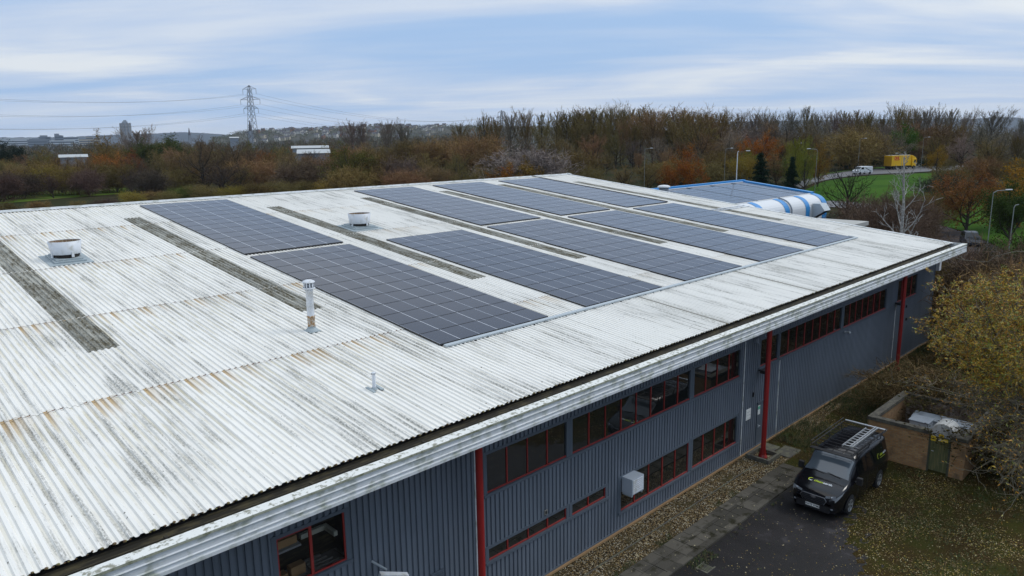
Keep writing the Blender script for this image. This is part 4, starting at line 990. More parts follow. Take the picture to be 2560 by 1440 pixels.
mb = MB(); mb.tube([(VX+4.76, VY-.84, ZR+.03), (VX+4.76, VY+.80, ZR+.03)], .030, 8); ob('rear_roller', mb, MATS['aluminium'], van)
lad = thing('ladder', 'folded aluminium ladder lying on the roof rack of the black van', 'ladder', (VX+2.0, VY-.4, ZR+.02))
mb = MB()
for y in (-.18, -.54): mb.box(VX+1.95, VX+4.35, VY+y-.013, VY+y+.013, ZR+.02, ZR+.09)
for y in (-.50, -.60): mb.box(VX+1.85, VX+4.5, VY+y-.015, VY+y+.015, ZR+.10, ZR+.17)
ob('rail', mb, MATS['aluminium'], lad)
mb = MB()
for k in range(9): mb.tube([(VX+2.1+k*.27, VY-.18, ZR+.055), (VX+2.1+k*.27, VY-.54, ZR+.055)], .015, 6)
ob('rung', mb, MATS['aluminium'], lad)
# ================================================================ blue-edged building and low white building behind
bb = thing('blue_trimmed_building', 'white building with bright blue roof edges and bands and rounded eaves behind the factory', 'building', (76, 43, 0))
bx0, bx1, by0, by1 = 62., 90., 38.8, 48.3; bz0, bz1 = 6.86, 8.04; bs = (bz1-bz0)/(by1-by0)
zz_ = lambda y: bz0+(y-by0)*bs
mb = MB(); mb.add([(bx0, by0, zz_(by0)), (bx1-.6, by0, zz_(by0)), (bx1-.6, by1, bz1), (bx0, by1, bz1)], [(0, 1, 2, 3)]); ob('roof', mb, mat('grey roof sheet', (.20, .22, .26), .5, nscale=.6, namt=.2), bb)
curve = [(by0, zz_(by0)+.01)]+[(by0-1.7*math.sin(a), zz_(by0)-.15-1.5*(1-math.cos(a))+.12) for a in [math.pi/2*k/8 for k in range(1, 9)]]+[(by0-1.72, .02)]
def bandstrip(x0, x1, off, nm, mt, par):
    mb = MB()
    for (ya, za), (yb, zb_) in zip(curve, curve[1:]): mb.add([(x0, ya-off, za+off), (x1, ya-off, za+off), (x1, yb-off, zb_+off*.6), (x0, yb-off, zb_+off*.6)], [(0, 3, 2, 1)])
    return ob(nm, mb, MATS[mt], par, smooth=True)
wl_ = bandstrip(bx0, bx1-1.2, 0, 'curved_wall', 'far white', bb)
for x in (67.5, 73.2, 79.0, 84.2): bandstrip(x, x+1.05, .03, 'blue_band', 'bright blue', bb)
bandstrip(bx1-1.25, bx1, .04, 'blue_band', 'bright blue', bb)
mb = MB(); mb.box(bx0, bx1, by1-.3, by1+.15, bz1-.05, bz1+.28); mb.add([(bx1-.7, by0, zz_(by0)), (bx1, by0, zz_(by0)), (bx1, by1, bz1), (bx1-.7, by1, bz1)]+[(bx1-.7, by0, zz_(by0)+.22), (bx1, by0, zz_(by0)+.22), (bx1, by1, bz1+.22), (bx1-.7, by1, bz1+.22)], [(4, 5, 6, 7), (0, 4, 7, 3), (1, 2, 6, 5), (0, 1, 5, 4)])
ob('blue_edge_trim', mb, MATS['bright blue'], bb)
mb = MB(); n = len(curve); mb.add([(bx1-.02, y, z) for y, z in curve]+[(bx1-.02, by1, .02), (bx1-.02, by1, bz1)], [tuple(range(n+2))]); mb.box(bx0, bx1, by1-.1, by1, 0, bz1-.06); ob('end_wall', mb, MATS['bright blue'], bb)
for i, (xa, xb, lb) in enumerate(((65.0, 68.6, 'leftmost'), (69.2, 75.0, 'second'), (75.6, 81.4, 'third'), (82.0, 87.2, 'rightmost'))):
    # four flush arrays separated by blue channels, running up the slope
    pass
ang = math.atan(bs); BMx = Matrix.Translation((0, by0, bz0)) @ Matrix.Rotation(ang, 4, 'X')
gaps = [70.8, 76.0, 81.2, 86.4, 89.6]; lbs = ['leftmost solar array on the roof of the blue-trimmed building', 'second solar array from the left on the blue-trimmed building', 'third solar array from the left on the blue-trimmed building', 'rightmost solar array on the roof of the blue-trimmed building']
for i in range(4):
    xa = gaps[i]; a_ = thing('solar_array', lbs[i], 'solar array', BMx @ Vector((xa, .4, .05)), 0, 'solar arrays on the blue-trimmed building')
    nn = 3 if i < 3 else 2; pw = (gaps[i+1]-xa-.45)/nn
    for q in range(nn):
        for j in range(7):
            M = BMx @ Matrix.Translation((xa+(q+.5)*pw, .75+j*1.16, .09)) @ Matrix.Diagonal((pw/1.74, 1.0, 1, 1)); ob('solar_panel', panel_me, None, a_, M)
for g_ in gaps[1:4]:
    mb = MB(); mb.box(g_-.42, g_-.03, .1, 9.1, .03, .07); ob('dark_channel', mb, mat('slate blue channel', (.02, .05, .085), .6), bb, BMx)
mb = MB(); mb.box(bx0, bx1-.8, 9.15, 9.4, .03, .1); ob('white_flashing', mb, MATS['far white'], bb, BMx)
mb = MB(); mb.box(bx0, bx1-.8, 0, .55, .02, .06); ob('white_eaves_sheet', mb, MATS['far white'], bb, BMx)
mb = MB(); mb.tube([(80.35, y-.12, z+.08) for y, z in curve], .09, 6); ob('downpipe', mb, MATS['far grey'], bb)
for px_, py_, D, lb in ((1663, 470, 76, 'white domed vent at the left end of the blue roof'), (1605, 472, 78, 'small white domed vent peeping over the factory roof edge')):
    p = bearing(px_, D); zt_ = ztop(px_, py_-8 if px_ == 1663 else py_-4, D); t_ = thing('domed_vent', lb, 'vent', (p.x, p.y, zt_-1.0), 0, 'domed vents')
    mb = MB(); mb.lathe([(.62, .72), (.66, .78), (.6, .88), (.4, .96), (.01, 1.0)], 20, (p.x, p.y, zt_-1.0)); ob('dome', mb, MATS['far white'], t_, smooth=True)
    mb = MB(); mb.lathe([(.5, -.8), (.5, .72)], 16, (p.x, p.y, zt_-1.0)); ob('collar', mb, MATS['far grey'], t_, smooth=True)
hd = thing('extract_hood', 'angular grey metal extract hood on the end of the blue-banded wall', 'vent', (86.6, 36.5, 4.5))
mb = MB(); mb.add([(85.9, 37.1, 4.2), (87.6, 37.1, 4.2), (87.6, 37.1, 6.0), (85.9, 37.1, 6.0), (85.9, 35.6, 5.2), (87.6, 35.6, 5.2), (87.6, 36.2, 6.0), (85.9, 36.2, 6.0)], [(0, 3, 7, 4), (1, 5, 6, 2), (3, 2, 6, 7), (7, 6, 5, 4)]); ob('hood', mb, MATS['galvanised'], hd)
mb = MB(); mb.add([(85.92, 37.08, 4.25), (87.58, 37.08, 4.25), (87.58, 35.62, 5.18), (85.92, 35.62, 5.18)], [(0, 1, 2, 3)]); ob('opening', mb, MATS['gutter dark'], hd)
lw = thing('low_flat_building', 'low flat-roofed pale building with a dark roof panel in front of the hedge', 'building', (66, 28.6, 0))
mb = MB(); mb.box(57, 73.6, 26.2, 31.0, 5.35, 5.72); ob('roof', mb, mat('felt roof', (.36, .36, .34), .85, nscale=.8, namt=.2), lw)
mb = MB(); mb.box(57.1, 73.4, 26.4, 30.8, 0, 5.35); ob('wall', mb, MATS['far grey'], lw)
mb = MB(); mb.box(60, 71.5, 29.3, 30.3, 5.72, 5.80); ob('roof_panel', mb, MATS['slate'], lw)
# ================================================================ roads, verge, meadow
def loft(name, A, B, mt, off=.14, n=40, m=6, kind='structure'):
    def res_(P):
        L = [0]; 
        for a, b_ in zip(P, P[1:]): L.append(L[-1]+(b_-a).length)
        out = []
        for k in range(n+1):
            s = L[-1]*k/n; i = max(j for j in range(len(L)) if L[j] <= s+1e-6); i = min(i, len(P)-2); out.append(P[i].lerp(P[i+1], (s-L[i])/(L[i+1]-L[i])))
        return out
    A, B = res_([Vector((p.x, p.y)) for p in A]), res_([Vector((p.x, p.y)) for p in B]); mb = MB()
    for a, b_ in zip(A, B):
        for j in range(m+1): q = a.lerp(b_, j/m); mb.v.append((q.x, q.y, terr(q.x, q.y)+off))
    mb.f = [(i*(m+1)+j, i*(m+1)+j+1, (i+1)*(m+1)+j+1, (i+1)*(m+1)+j) for i in range(n) for j in range(m)]; mb.m = [0]*len(mb.f)
    o = struct(name, mb, mt, kind=kind, smooth=True)
    return o
G = lambda *ps: [gp(*p) for p in ps]
upN = [(1955, 492), (2010, 468), (2060, 452), (2120, 442), (2180, 437), (2250, 434), (2340, 429), (2440, 424)]
upF = [(1955, 470), (2005, 454), (2060, 440), (2120, 430), (2180, 424), (2250, 421), (2340, 417), (2440, 413)]
loft('road', G(*upF), G(*upN), MATS['road asphalt'])
loft('grass_verge', G((1990, 486), (2060, 455), (2120, 445), (2180, 440), (2250, 437), (2340, 432)), G((2010, 512), (2080, 506), (2140, 511), (2200, 517), (2290, 525), (2400, 540)), MATS['mown grass'], off=.10)
loft('road', G((2010, 508), (2080, 504), (2140, 509), (2200, 515), (2290, 522)), G((2010, 524), (2080, 520), (2140, 525), (2200, 531), (2290, 540)), MATS['road asphalt'], off=.16)
loft('grass_verge', G((2010, 447), (2080, 432), (2150, 422), (2250, 416)), G((2010, 453), (2080, 436), (2150, 426), (2250, 420)), MATS['mown grass'], off=.10)
loft('kerb', G((1955, 469), (2005, 453), (2060, 439), (2120, 429), (2180, 423), (2250, 420), (2340, 416)), G((1955, 470), (2005, 454), (2060, 440), (2120, 430), (2180, 424), (2250, 421), (2340, 417)), MATS['slab mat'], off=.24)
loft('grass_verge', G((2330, 520), (2400, 500), (2500, 495), (2620, 505)), G((2345, 562), (2420, 583), (2480, 610), (2620, 678)), MATS['mown grass'], off=.08)
loft('road', G((2300, 560), (2360, 566), (2420, 585), (2480, 612), (2540, 645), (2620, 680)), G((2300, 640), (2360, 655), (2420, 675), (2480, 705), (2540, 740), (2620, 780)), mat('lane asphalt', (.050, .044, .046), .9, spec=.1, nscale=.6, alt=(.075, .055, .045)), off=.05)
loft('meadow', G((-40, 492), (60, 484), (160, 474), (260, 467), (360, 463), (480, 462)), G((-40, 512), (60, 505), (160, 496), (260, 488), (360, 480), (480, 472)), mat('meadow grass', (.085, .14, .022), .9, spec=.02, nscale=.12, alt=(.13, .13, .045)), off=.06)
# ================================================================ vehicles on the road
tp = gp(2247, 424); TD = tp
hdg = R_(90-107); TW = Matrix.Translation((tp.x, tp.y, terr(tp.x, tp.y)+.14)) @ Matrix.Rotation(hdg, 4, 'Z')
tk = thing('delivery_lorry', 'long yellow delivery lorry with red lettering driving along the far road', 'lorry', TW.translation, hdg)
def tob(nm, mb, mt, par=tk, W=TW, bevel=0): return ob(nm, mb, MATS[mt], par, W, bevel=bevel)
mb = MB(); mb.box(-5.2, 3.4, -1.25, 1.25, 1.0, 4.0); bx_ = tob('box_body', mb, 'truck yellow', bevel=.05)
mb = MB(); mb.box(-5.24, -5.2, -1.2, 1.2, 1.05, 3.6); mb.box(-5.25, -5.24, -.01, .01, 1.05, 3.6); tob('rear_door', mb, 'truck yellow dark')
mb = MB(); mb.box(-5.2, 3.0, -1.2, 1.2, 4.0, 4.03); tob('roof_panel', mb, 'far white')
mb = MB(); mb.box(4.0, 6.0, -1.2, 1.2, .7, 2.9); mb.add([(4.0, -1.1, 2.9), (6.0, -1.1, 2.9), (5.6, -1.1, 3.3), (4.3, -1.1, 3.9), (4.0, -1.1, 3.9), (4.0, 1.1, 2.9), (6.0, 1.1, 2.9), (5.6, 1.1, 3.3), (4.3, 1.1, 3.9), (4.0, 1.1, 3.9)], [(0, 1, 2, 3, 4), (9, 8, 7, 6, 5), (1, 6, 7, 2), (2, 7, 8, 3), (3, 8, 9, 4), (4, 9, 5, 0)])
cb_ = tob('cab', mb, 'truck yellow', bevel=.06)
mb = MB(); mb.box(4.9, 5.7, -1.215, -1.2, 1.7, 2.6); mb.box(6.0, 6.02, -1.0, 1.0, 1.7, 2.7); tob('cab_window', mb, 'van glass', cb_)
mb = MB(); mb.box(-5.0, 5.9, -.9, .9, .5, 1.0); mb.box(-2.5, 2.5, -1.15, 1.15, .45, .95); tob('chassis', mb, 'black metal')
for x in (-4.0, -2.8, 4.9, 2.2):
    for s_ in (1, -1):
        mb = MB(); mb.lathe([(.1, -.12), (.5, -.12), (.5, .12), (.1, .12)], 16, M=Matrix.Translation((x, s_*1.1, .5)) @ Matrix.Rotation(math.pi/2, 4, 'X')); tob('wheel', mb, 'tyre')
text('side_lettering', 'DHL', 1.15, MATS['truck red'], bx_, TW @ Matrix.Translation((-3.0, -1.262, 3.2)) @ Matrix.Rotation(math.pi/2, 4, 'X') @ Matrix.Shear('XZ', 4, (0, 0)), .004, .05)
mb = MB(); 
for z in (2.55, 2.7): mb.box(-4.1, -1.9, -1.266, -1.256, z, z+.06)
tob('side_stripe', mb, 'truck red', bx_)
# white works van on the same road
wp = gp(2155, 437); hd2 = R_(158); WV = Matrix.Translation((wp.x, wp.y, terr(wp.x, wp.y)+.14)) @ Matrix.Rotation(hd2, 4, 'Z')
wv = thing('white_van', 'white van with a dark stripe driving towards the factory on the far road', 'van', WV.translation, hd2)
sec = [(-2.6, .4), (-2.65, 1.7), (-2.5, 2.0), (.9, 2.05), (1.2, 1.95), (1.9, 1.25), (2.5, 1.05), (2.65, .85), (2.65, .4)]
mb = MB(); n = len(sec); mb.add([(x, -.92, z) for x, z in sec]+[(x, .92, z) for x, z in sec], [tuple(range(n)), tuple(range(n, 2*n))[::-1]]+[(i, n+i, n+(i+1) % n, (i+1) % n) for i in range(n)])
vb_ = ob('body', mb, MATS['far white'], wv, WV, bevel=.08)
mb = MB(); mb.add([(1.24, -.8, 1.95), (1.9, -.85, 1.3), (1.9, .85, 1.3), (1.24, .8, 1.95)], [(0, 1, 2, 3)], 0, Matrix.Translation((.03, 0, .02))); ob('windscreen', mb, MATS['van glass'], wv, WV)
mb = MB()
for s_ in (-1, 1): mb.box(.5, 1.35, s_*.925-.006, s_*.925+.006, 1.3, 1.8); mb.add([(-2.4, s_*.93, .7), (-2.0, s_*.93, .7), (.2, s_*.93, 1.7), (-.2, s_*.93, 1.7)], [(0, 1, 2, 3)])
ob('side_window', mb, MATS['van glass'], wv, WV)
for x in (-1.7, 1.7):
    for s_ in (1, -1):
        mb = MB(); mb.lathe([(.1, -.1), (.34, -.1), (.34, .1), (.1, .1)], 16, M=Matrix.Translation((x, s_*.86, .34)) @ Matrix.Rotation(math.pi/2, 4, 'X')); ob('wheel', mb, MATS['tyre'], wv, WV)
mb = MB(); mb.box(2.62, 2.67, -.8, -.5, .75, .95); mb.box(2.62, 2.67, .5, .8, .75, .95); ob('headlight', mb, MATS['headlight glass'], wv, WV)
# parked dark car beyond the roof corner
cp = gp(2426, 612); h3 = R_(205); CW = Matrix.Translation((cp.x, cp.y, 0)) @ Matrix.Rotation(h3, 4, 'Z') @ Matrix.Scale(.95, 4)
pc_ = thing('parked_car', 'dark grey car parked under bare twigs beyond the roof corner', 'car', CW.translation, h3, None, .95)
sec = [(-2.3, .3), (-2.35, .9), (-2.1, 1.62), (-1.8, 1.72), (.2, 1.70), (.95, 1.08), (2.1, .95), (2.3, .7), (2.3, .3)]
mb = MB(); n = len(sec); mb.add([(x, -(.92 if z < 1.1 else .72), z) for x, z in sec]+[(x, (.92 if z < 1.1 else .72), z) for x, z in sec], [tuple(range(n)), tuple(range(n, 2*n))[::-1]]+[(i, n+i, n+(i+1) % n, (i+1) % n) for i in range(n)])
ob('body', mb, MATS['car paint grey'], pc_, CW, bevel=.06)
mb = MB(); mb.add([(.26, -.68, 1.66), (.9, -.8, 1.12), (.9, .8, 1.12), (.26, .68, 1.66)], [(0, 1, 2, 3)], 0, Matrix.Translation((.03, 0, .025))); ob('windscreen', mb, MATS['van glass'], pc_, CW)
mb = MB()
for s_ in (1, -1): mb.add([(-1.9, s_*.80, 1.55), (.1, s_*.80, 1.58), (.7, s_*.90, 1.15), (-2.0, s_*.90, 1.15)], [(0, 1, 2, 3)])
ob('side_window', mb, MATS['van glass'], pc_, CW)
mb = MB(); mb.tube([(-.9, -.7, 1.78), (-.9, .7, 1.78)], .03, 5); mb.tube([(.0, -.7, 1.78), (.0, .7, 1.78)], .03, 5); ob('roof_bar', mb, MATS['aluminium'], pc_, CW)
for x in (-1.45, 1.45):
    for s_ in (1, -1):
        mb = MB(); mb.lathe([(.1, -.1), (.33, -.1), (.33, .1), (.1, .1)], 14, M=Matrix.Translation((x, s_*.86, .33)) @ Matrix.Rotation(math.pi/2, 4, 'X')); ob('wheel', mb, MATS['tyre'], pc_, CW)
mb = MB(); mb.box(2.28, 2.32, -.8, -.45, .66, .8); mb.box(2.28, 2.32, .45, .8, .66, .8); ob('headlight', mb, MATS['headlight glass'], pc_, CW)
# street lamps
mat('lamp post grey', (.20, .22, .21), .6)
def lamp(px, py, D, side, lb, white=False, zt=None):
    p = bearing(px, D); g = terr(p.x, p.y); H = ztop(px, py, D)-g; L = thing('street_lamp', lb, 'street lamp', (p.x, p.y, g), 0, 'street lamps along the roads')
    W = Matrix.Translation((p.x, p.y, g)); r = .08 if white else .045; mt = 'far white' if white else 'lamp post grey'
    mb = MB(); mb.tube([(0, 0, 0), (0, 0, 1.2), (0, 0, 1.25), (0, 0, H-.2)], [r*1.5, r*1.5, r, r*.7], 8)
    a = Vector((rt0.x, rt0.y, 0))*side; mb.tube([(0, 0, H-.25), tuple(a*.3+Vector((0, 0, H-.05))), tuple(a*1.2+Vector((0, 0, H)))], .04, 6); ob('post', mb, MATS[mt], L, W)
    ang_ = math.atan2(a.y, a.x); mb = MB(); mb.box(1.15, 1.75, -.09, .09, H-.02, H+.09, 0, Matrix.Rotation(ang_, 4, 'Z')); ob('lamp_head', mb, MATS['far white'], L, W, bevel=.04)
for a_ in ((1613, 371, 165, 1, 'street lamp rising in front of the brown wood left of the white pole'), (1846, 378, 108, 0.15, 'tall white pole lamp directly behind the blue roof edge', True), (1815, 371, 175, 1, 'thin street lamp left of the white pole lamp'),
  (1992, 358, 195, 1, 'thin street lamp above the small conifer'), (2046, 372, 132, -1, 'street lamp at the edge of the green verge'), (2151, 346, 215, 1, 'far street lamp above the white van'), (2260, 383, 212, -1, 'short-looking street lamp showing above the yellow lorry'),
  (2310, 343, 235, 1, 'street lamp behind the front of the yellow lorry'), (2500, 476, 83, 1.1, 'nearest grey street lamp with long arm beyond the roof corner'), (2557, 512, 72, .3, 'street lamp at the right edge of the photo')): lamp(*a_)
# footpath barrier + hedge
# ================================================================ vegetation
class TR:
    def __init__(s, seed): s.r = random.Random(seed); s.t = MB(); s.c = MB()
    def ribbon(s, pts, w0, w1):
        r = s.r; d = (pts[-1]-pts[0]).normalized(); a = Vector((r.uniform(-1, 1), r.uniform(-1, 1), r.uniform(-1, 1))); a = (a-d*a.dot(d)).normalized(); b = len(s.c.v); n = len(pts)
        for i, p in enumerate(pts):
            w_ = (w0+(w1-w0)*i/(n-1))/2
            s.c.v.append(tuple(p-a*w_)); s.c.v.append(tuple(p+a*w_))
        for i in range(n-1): s.c.f.append((b+2*i, b+2*i+1, b+2*i+3, b+2*i+2)); s.c.m.append(0)
    def leaves(s, p, n, rad, size, asp, droop=0):
        r = s.r
        for _ in range(n):
            q = p+Vector((r.gauss(0, rad), r.gauss(0, rad), r.gauss(0, rad*.8))); a = Vector((r.uniform(-1, 1), r.uniform(-1, 1), r.uniform(-1, 1)-droop)).normalized(); b_ = a.orthogonal().normalized(); b_.rotate(Matrix.Rotation(r.uniform(0, 6.28), 3, a)); l = size*r.uniform(.6, 1.3)
            s.c.add([q-a*l*.5, q+b_*l*asp*.5, q+a*l*.5, q-b_*l*asp*.5], [(0, 1, 2, 3)])
    def br(s, p, d, L, r0, lvl, P):
        r = s.r; segs = P['segs'][lvl]; pts = [p.copy()]; dd = d.copy()
        for k in range(segs):
            dd = (dd+Vector((r.gauss(0, 1), r.gauss(0, 1), r.gauss(0, 1)))*P['wob'][lvl]+Vector((0, 0, P['up'][lvl]))).normalized(); pts.append(pts[-1]+dd*(L/segs))
        r1 = r0*P['tap'][lvl]
        if lvl <= P['tubelvl']: s.t.tube(pts, [r0+(r1-r0)*i/segs for i in range(segs+1)], 6 if lvl == 0 else (5 if lvl == 1 else 3), cap=False)
        else: s.ribbon(pts, r0*2, r1*2)
        if lvl >= P['max']:
            if P.get('leaf'):
                n, rad, sz, asp = P['leaf'][:4]
                for q in pts[1:]: s.leaves(q, n, rad, sz, asp, P['leaf'][4] if len(P['leaf']) > 4 else 0)
            return
        nc = P['n'][lvl]
        for k in range(nc):
            u = P['u0'][lvl]+(1-P['u0'][lvl])*((k+r.random())/nc); i = min(int(u*segs), segs-1); f_ = u*segs-i; q = pts[i].lerp(pts[i+1], f_); dl = (pts[i+1]-pts[i]).normalized()
            an = R_(P['ang'][lvl]*r.uniform(.65, 1.3)); az = k*2.4+r.uniform(-.6, .6); o_ = dl.orthogonal().normalized(); o_.rotate(Matrix.Rotation(az, 3, dl)); nd = (dl*math.cos(an)+o_*math.sin(an)).normalized()
            s.br(q, nd, L*P['len'][lvl]*r.uniform(.7, 1.25)*(1-P['shape'][lvl]*u), max(P['rmin'], (r0+(r1-r0)*u)*P['rr'][lvl]), lvl+1, P)
        if lvl == 0 and P.get('lead'): s.br(pts[-1], dd, L*P['lead'], r1, 1, P)
BROAD = dict(segs=[3, 4, 3, 2, 1], wob=[.07, .15, .2, .25, .2], up=[.1, .12, .10, .06, 0], tap=[.7, .3, .4, .5, .5], tubelvl=1, max=4, n=[15, 11, 7, 4], u0=[.12, .12, .15, .15], ang=[55, 40, 36, 32], len=[1.2, .46, .5, .55], shape=[.15, .35, .3, .2], rmin=.017, rr=[.55, .45, .5, .6], lead=.9)
POPLAR = dict(segs=[6, 6, 3, 1, 1], wob=[.02, .018, .05, .09, .2], up=[.25, .03, .05, .05, 0], tap=[.25, .2, .4, .5, .5], tubelvl=1, max=4, n=[24, 17, 5, 3], u0=[.12, .12, .1, .1], ang=[24, 20, 22, 20], len=[.98, .24, .5, .6], shape=[.88, .25, .2, .2], rmin=.016, rr=[.32, .42, .5, .6])
SHRUB = dict(segs=[3, 3, 2, 1], wob=[.2, .22, .25, .3], up=[.12, .08, .04, 0], tap=[.5, .5, .5, .5], tubelvl=-1, max=3, n=[9, 7, 5], u0=[.15, .15, .1], ang=[38, 40, 42], len=[.6, .6, .65], shape=[.2, .2, .2], rmin=.016, rr=[.6, .6, .6])
HT = 10.
def tree_broad(seed, P=BROAD, H=HT, lean=0, **kw):
    P = dict(P, **kw); T = TR(seed); T.br(Vector((0, 0, -.3)), Vector((lean, 0, 1)).normalized(), H*.42, H*.022, 0, P); return fit(T, H)
def tree_poplar(seed, H=HT, fat=1., **kw):
    P = dict(POPLAR, **kw); T = TR(seed); T.br(Vector((0, 0, -.3)), Vector((0, 0, 1)), H*.95, H*.014*fat, 0, P); return fit(T, H)
def shrub(seed, H=5., cnt=16, spread=.75, **kw):
    P = dict(SHRUB, **kw); T = TR(seed); r = T.r
    for k in range(cnt):
        a = r.uniform(0, 6.28); t_ = r.uniform(.1, spread); rr = r.uniform(0, H*.32)
        T.br(Vector((rr*math.cos(a), rr*math.sin(a), -.1)), Vector((math.cos(a)*t_, math.sin(a)*t_, 1)).normalized(), H*.62, H*.007, 0, P)
    return fit(T, H)
def conifer(seed, H=10.):
    T = TR(seed); r = T.r; T.t.tube([(0, 0, -.2), (0, 0, H*.97)], [H*.02, H*.002], 6, cap=False); z = .06*H
    while z < H*.98:
        R = (1-z/H)**.85*H*.30*r.uniform(.75, 1.15)+.06
        for k in range(8):
            a = r.uniform(0, 6.28); L = R*r.uniform(.7, 1.15); p0 = Vector((0, 0, z)); d = Vector((math.cos(a), math.sin(a), -.12)); tip = p0+d*L; T.ribbon([p0, p0+d*L*.5, tip], .05, .02)
            m_ = max(3, int(L*7))
            for q in range(m_):
                u = .15+.85*q/m_; c_ = p0+d*L*u+Vector((0, 0, .04*math.sin(u*3)))
                T.leaves(c_, 6, .10*H/10+.03*(1-u), .30*H/10, .28, .6)
        z += .028*H
    return fit(T, H)
def fit(T, H):
    zs = sorted(v[2] for v in T.c.v); top = zs[int(len(zs)*.997)]; k = H/top
    for mb_ in (T.t, T.c): mb_.v = [(x*k, y*k, z*k) for x, y, z in mb_.v]
    return T
PROTO = {}
def proto(key, T, crown='twig crown', bark='bark', scale=None):
    PROTO[key] = (T.t.mesh('trunk', MATS[bark]) if T.t.v else None, T.c.mesh('crown', MATS[crown]))
for i in range(4): proto('B%d' % i, tree_broad(100+i))
for i in range(3): proto('P%d' % i, tree_poplar(120+i, rmin=.018))
for i in range(2): proto('Q%d' % i, tree_poplar(130+i, rmin=.018, ang=[24, 22, 24, 22], len=[.75, .24, .5, .6]))     # narrower
for i in range(3): proto('S%d' % i, shrub(140+i, 5., 24))
LEAFP = dict(leaf=(5, .24, .20, .7), max=3, n=[13, 9, 5], tubelvl=1)
for i in range(3): proto('L%d' % i, tree_broad(150+i, **LEAFP), 'leaf crown')
proto('L3', tree_broad(154, **dict(LEAFP, leaf=(8, .28, .22, .75))), 'leaf crown')
for i in range(2): proto('K%d' % i, shrub(160+i, 5., 18, leaf=(3, .12, .12, .7), max=2, n=[8, 7]), 'leaf crown')
for i in range(2): proto('C%d' % i, conifer(170+i), 'leaf crown')
HP = dict(B=10., P=10., Q=10., S=5., L=10., K=5., C=10.)
rnd = random.Random(99)
TREECOUNT = [0]
NAMES = dict(B='bare_tree', P='poplar_tree', Q='poplar_tree', S='bare_shrub', L='leafy_tree', K='leafy_shrub', C='conifer_tree')
def tree(key, px, D, py, col, lb, group=None, wx=1.0, cat=None, off=0., nm=None):
    p = bearing(px, D); g = terr(p.x, p.y)-off; H = max(1.2, ztop(px, py, D)-g); k = H/HP[key[0]]
    t_ = thing(nm or NAMES[key[0]], lb, cat or ('shrub' if key[0] in 'SK' else 'tree'), (p.x, p.y, g), rnd.uniform(0, 6.28), group, (k*wx, k*wx, k)); TREECOUNT[0] += 1
    tm, cm = PROTO[key]
    for nm_, me in (('trunk', tm), ('crown', cm)):
        if me is None: continue
        o = bpy.data.objects.new(nm_, me); COL.objects.link(o); o.parent = t_; o.color = (*col, 1)
    return t_
def pick(s): return s[0]+str(rnd.randrange({'B': 4, 'P': 3, 'Q': 2, 'S': 3, 'L': 3, 'K': 2, 'C': 2}[s[0]]))
def vcol(c, v=.3):
    k = rnd.uniform(1-v, 1+v); return tuple(max(.004, x*k*rnd.uniform(.93, 1.07)) for x in c)
BR, OL, PU, GY, OR, YG, GR, DG = (.190, .120, .056), (.160, .118, .045), (.088, .062, .046), (.17, .138, .105), (.29, .105, .022), (.24, .18, .036), (.075, .095, .025), (.022, .036, .018)
CN = {BR: 'brown', OL: 'olive-brown', PU: 'purplish', GY: 'greyish', OR: 'orange', YG: 'yellow-green', GR: 'green', DG: 'dark green'}
LMK = [(60, 'at the left edge'), (165, 'above the left ventilator'), (262, 'left of the tower block'), (350, 'below the tower block'), (440, 'right of the tower block'), (540, 'below the church spire'), (680, 'below the pylon'), (840, 'near the white warehouses'), (960, 'above the small ventilator'), (1090, 'left of centre'), (1180, 'below the lone centre tree'), (1300, 'at the photo centre'), (1420, 'left of the ridge tip'), (1540, 'right of the ridge tip'), (1650, 'around the leftmost street lamp'), (1760, 'left of the blue roof'), (1870, 'near the white pole lamp'), (1960, 'above the cedar'), (2060, 'above the small conifer'), (2130, 'left of the white van'), (2190, 'above the white van'), (2300, 'above the yellow lorry'), (2400, 'right of the lorry'), (2480, 'behind the birch'), (9999, 'at the right edge')]
def lmk(px): return next(n for x, n in LMK if px < x)
ROWTREES = []
def row(px0, px1, D, tops, step, kinds, cols, where, group, jy=8, jD=.06, wx=1., off=0.):
    px = px0+rnd.uniform(0, step*FPX/D*.5)
    while px < px1:
        k = rnd.choices([x[0] for x in kinds], [x[1] for x in kinds])[0]; c_ = rnd.choices([x[0] for x in cols], [x[1] for x in cols])[0]
        d = D*rnd.uniform(1-jD, 1+jD); ky = pick(k); kd = {'B': 'bare twiggy tree', 'P': 'tall bare poplar', 'Q': 'slim bare poplar', 'S': 'bare bushy shrub', 'L': 'leafy tree', 'K': 'leafy shrub', 'C': 'conifer'}[k]
        if k in 'LK' and c_ in (BR, PU, GY): c_ = rnd.choice((OR, YG, GR)) if rnd.random() < .4 else OL
        ROWTREES.append((px, tree(ky, px, d, interp(tops, px)+rnd.uniform(-jy, jy), vcol(c_), '%s %s %s, %s' % (CN[c_], kd, where, lmk(px)), group, wx*rnd.uniform(.9, 1.2), off=off)))
        px += step*rnd.uniform(.75, 1.3)*FPX/D/(1+((px-1280)/FPX)**2)**-.5
grp = 'trees of the woodland behind the factory'
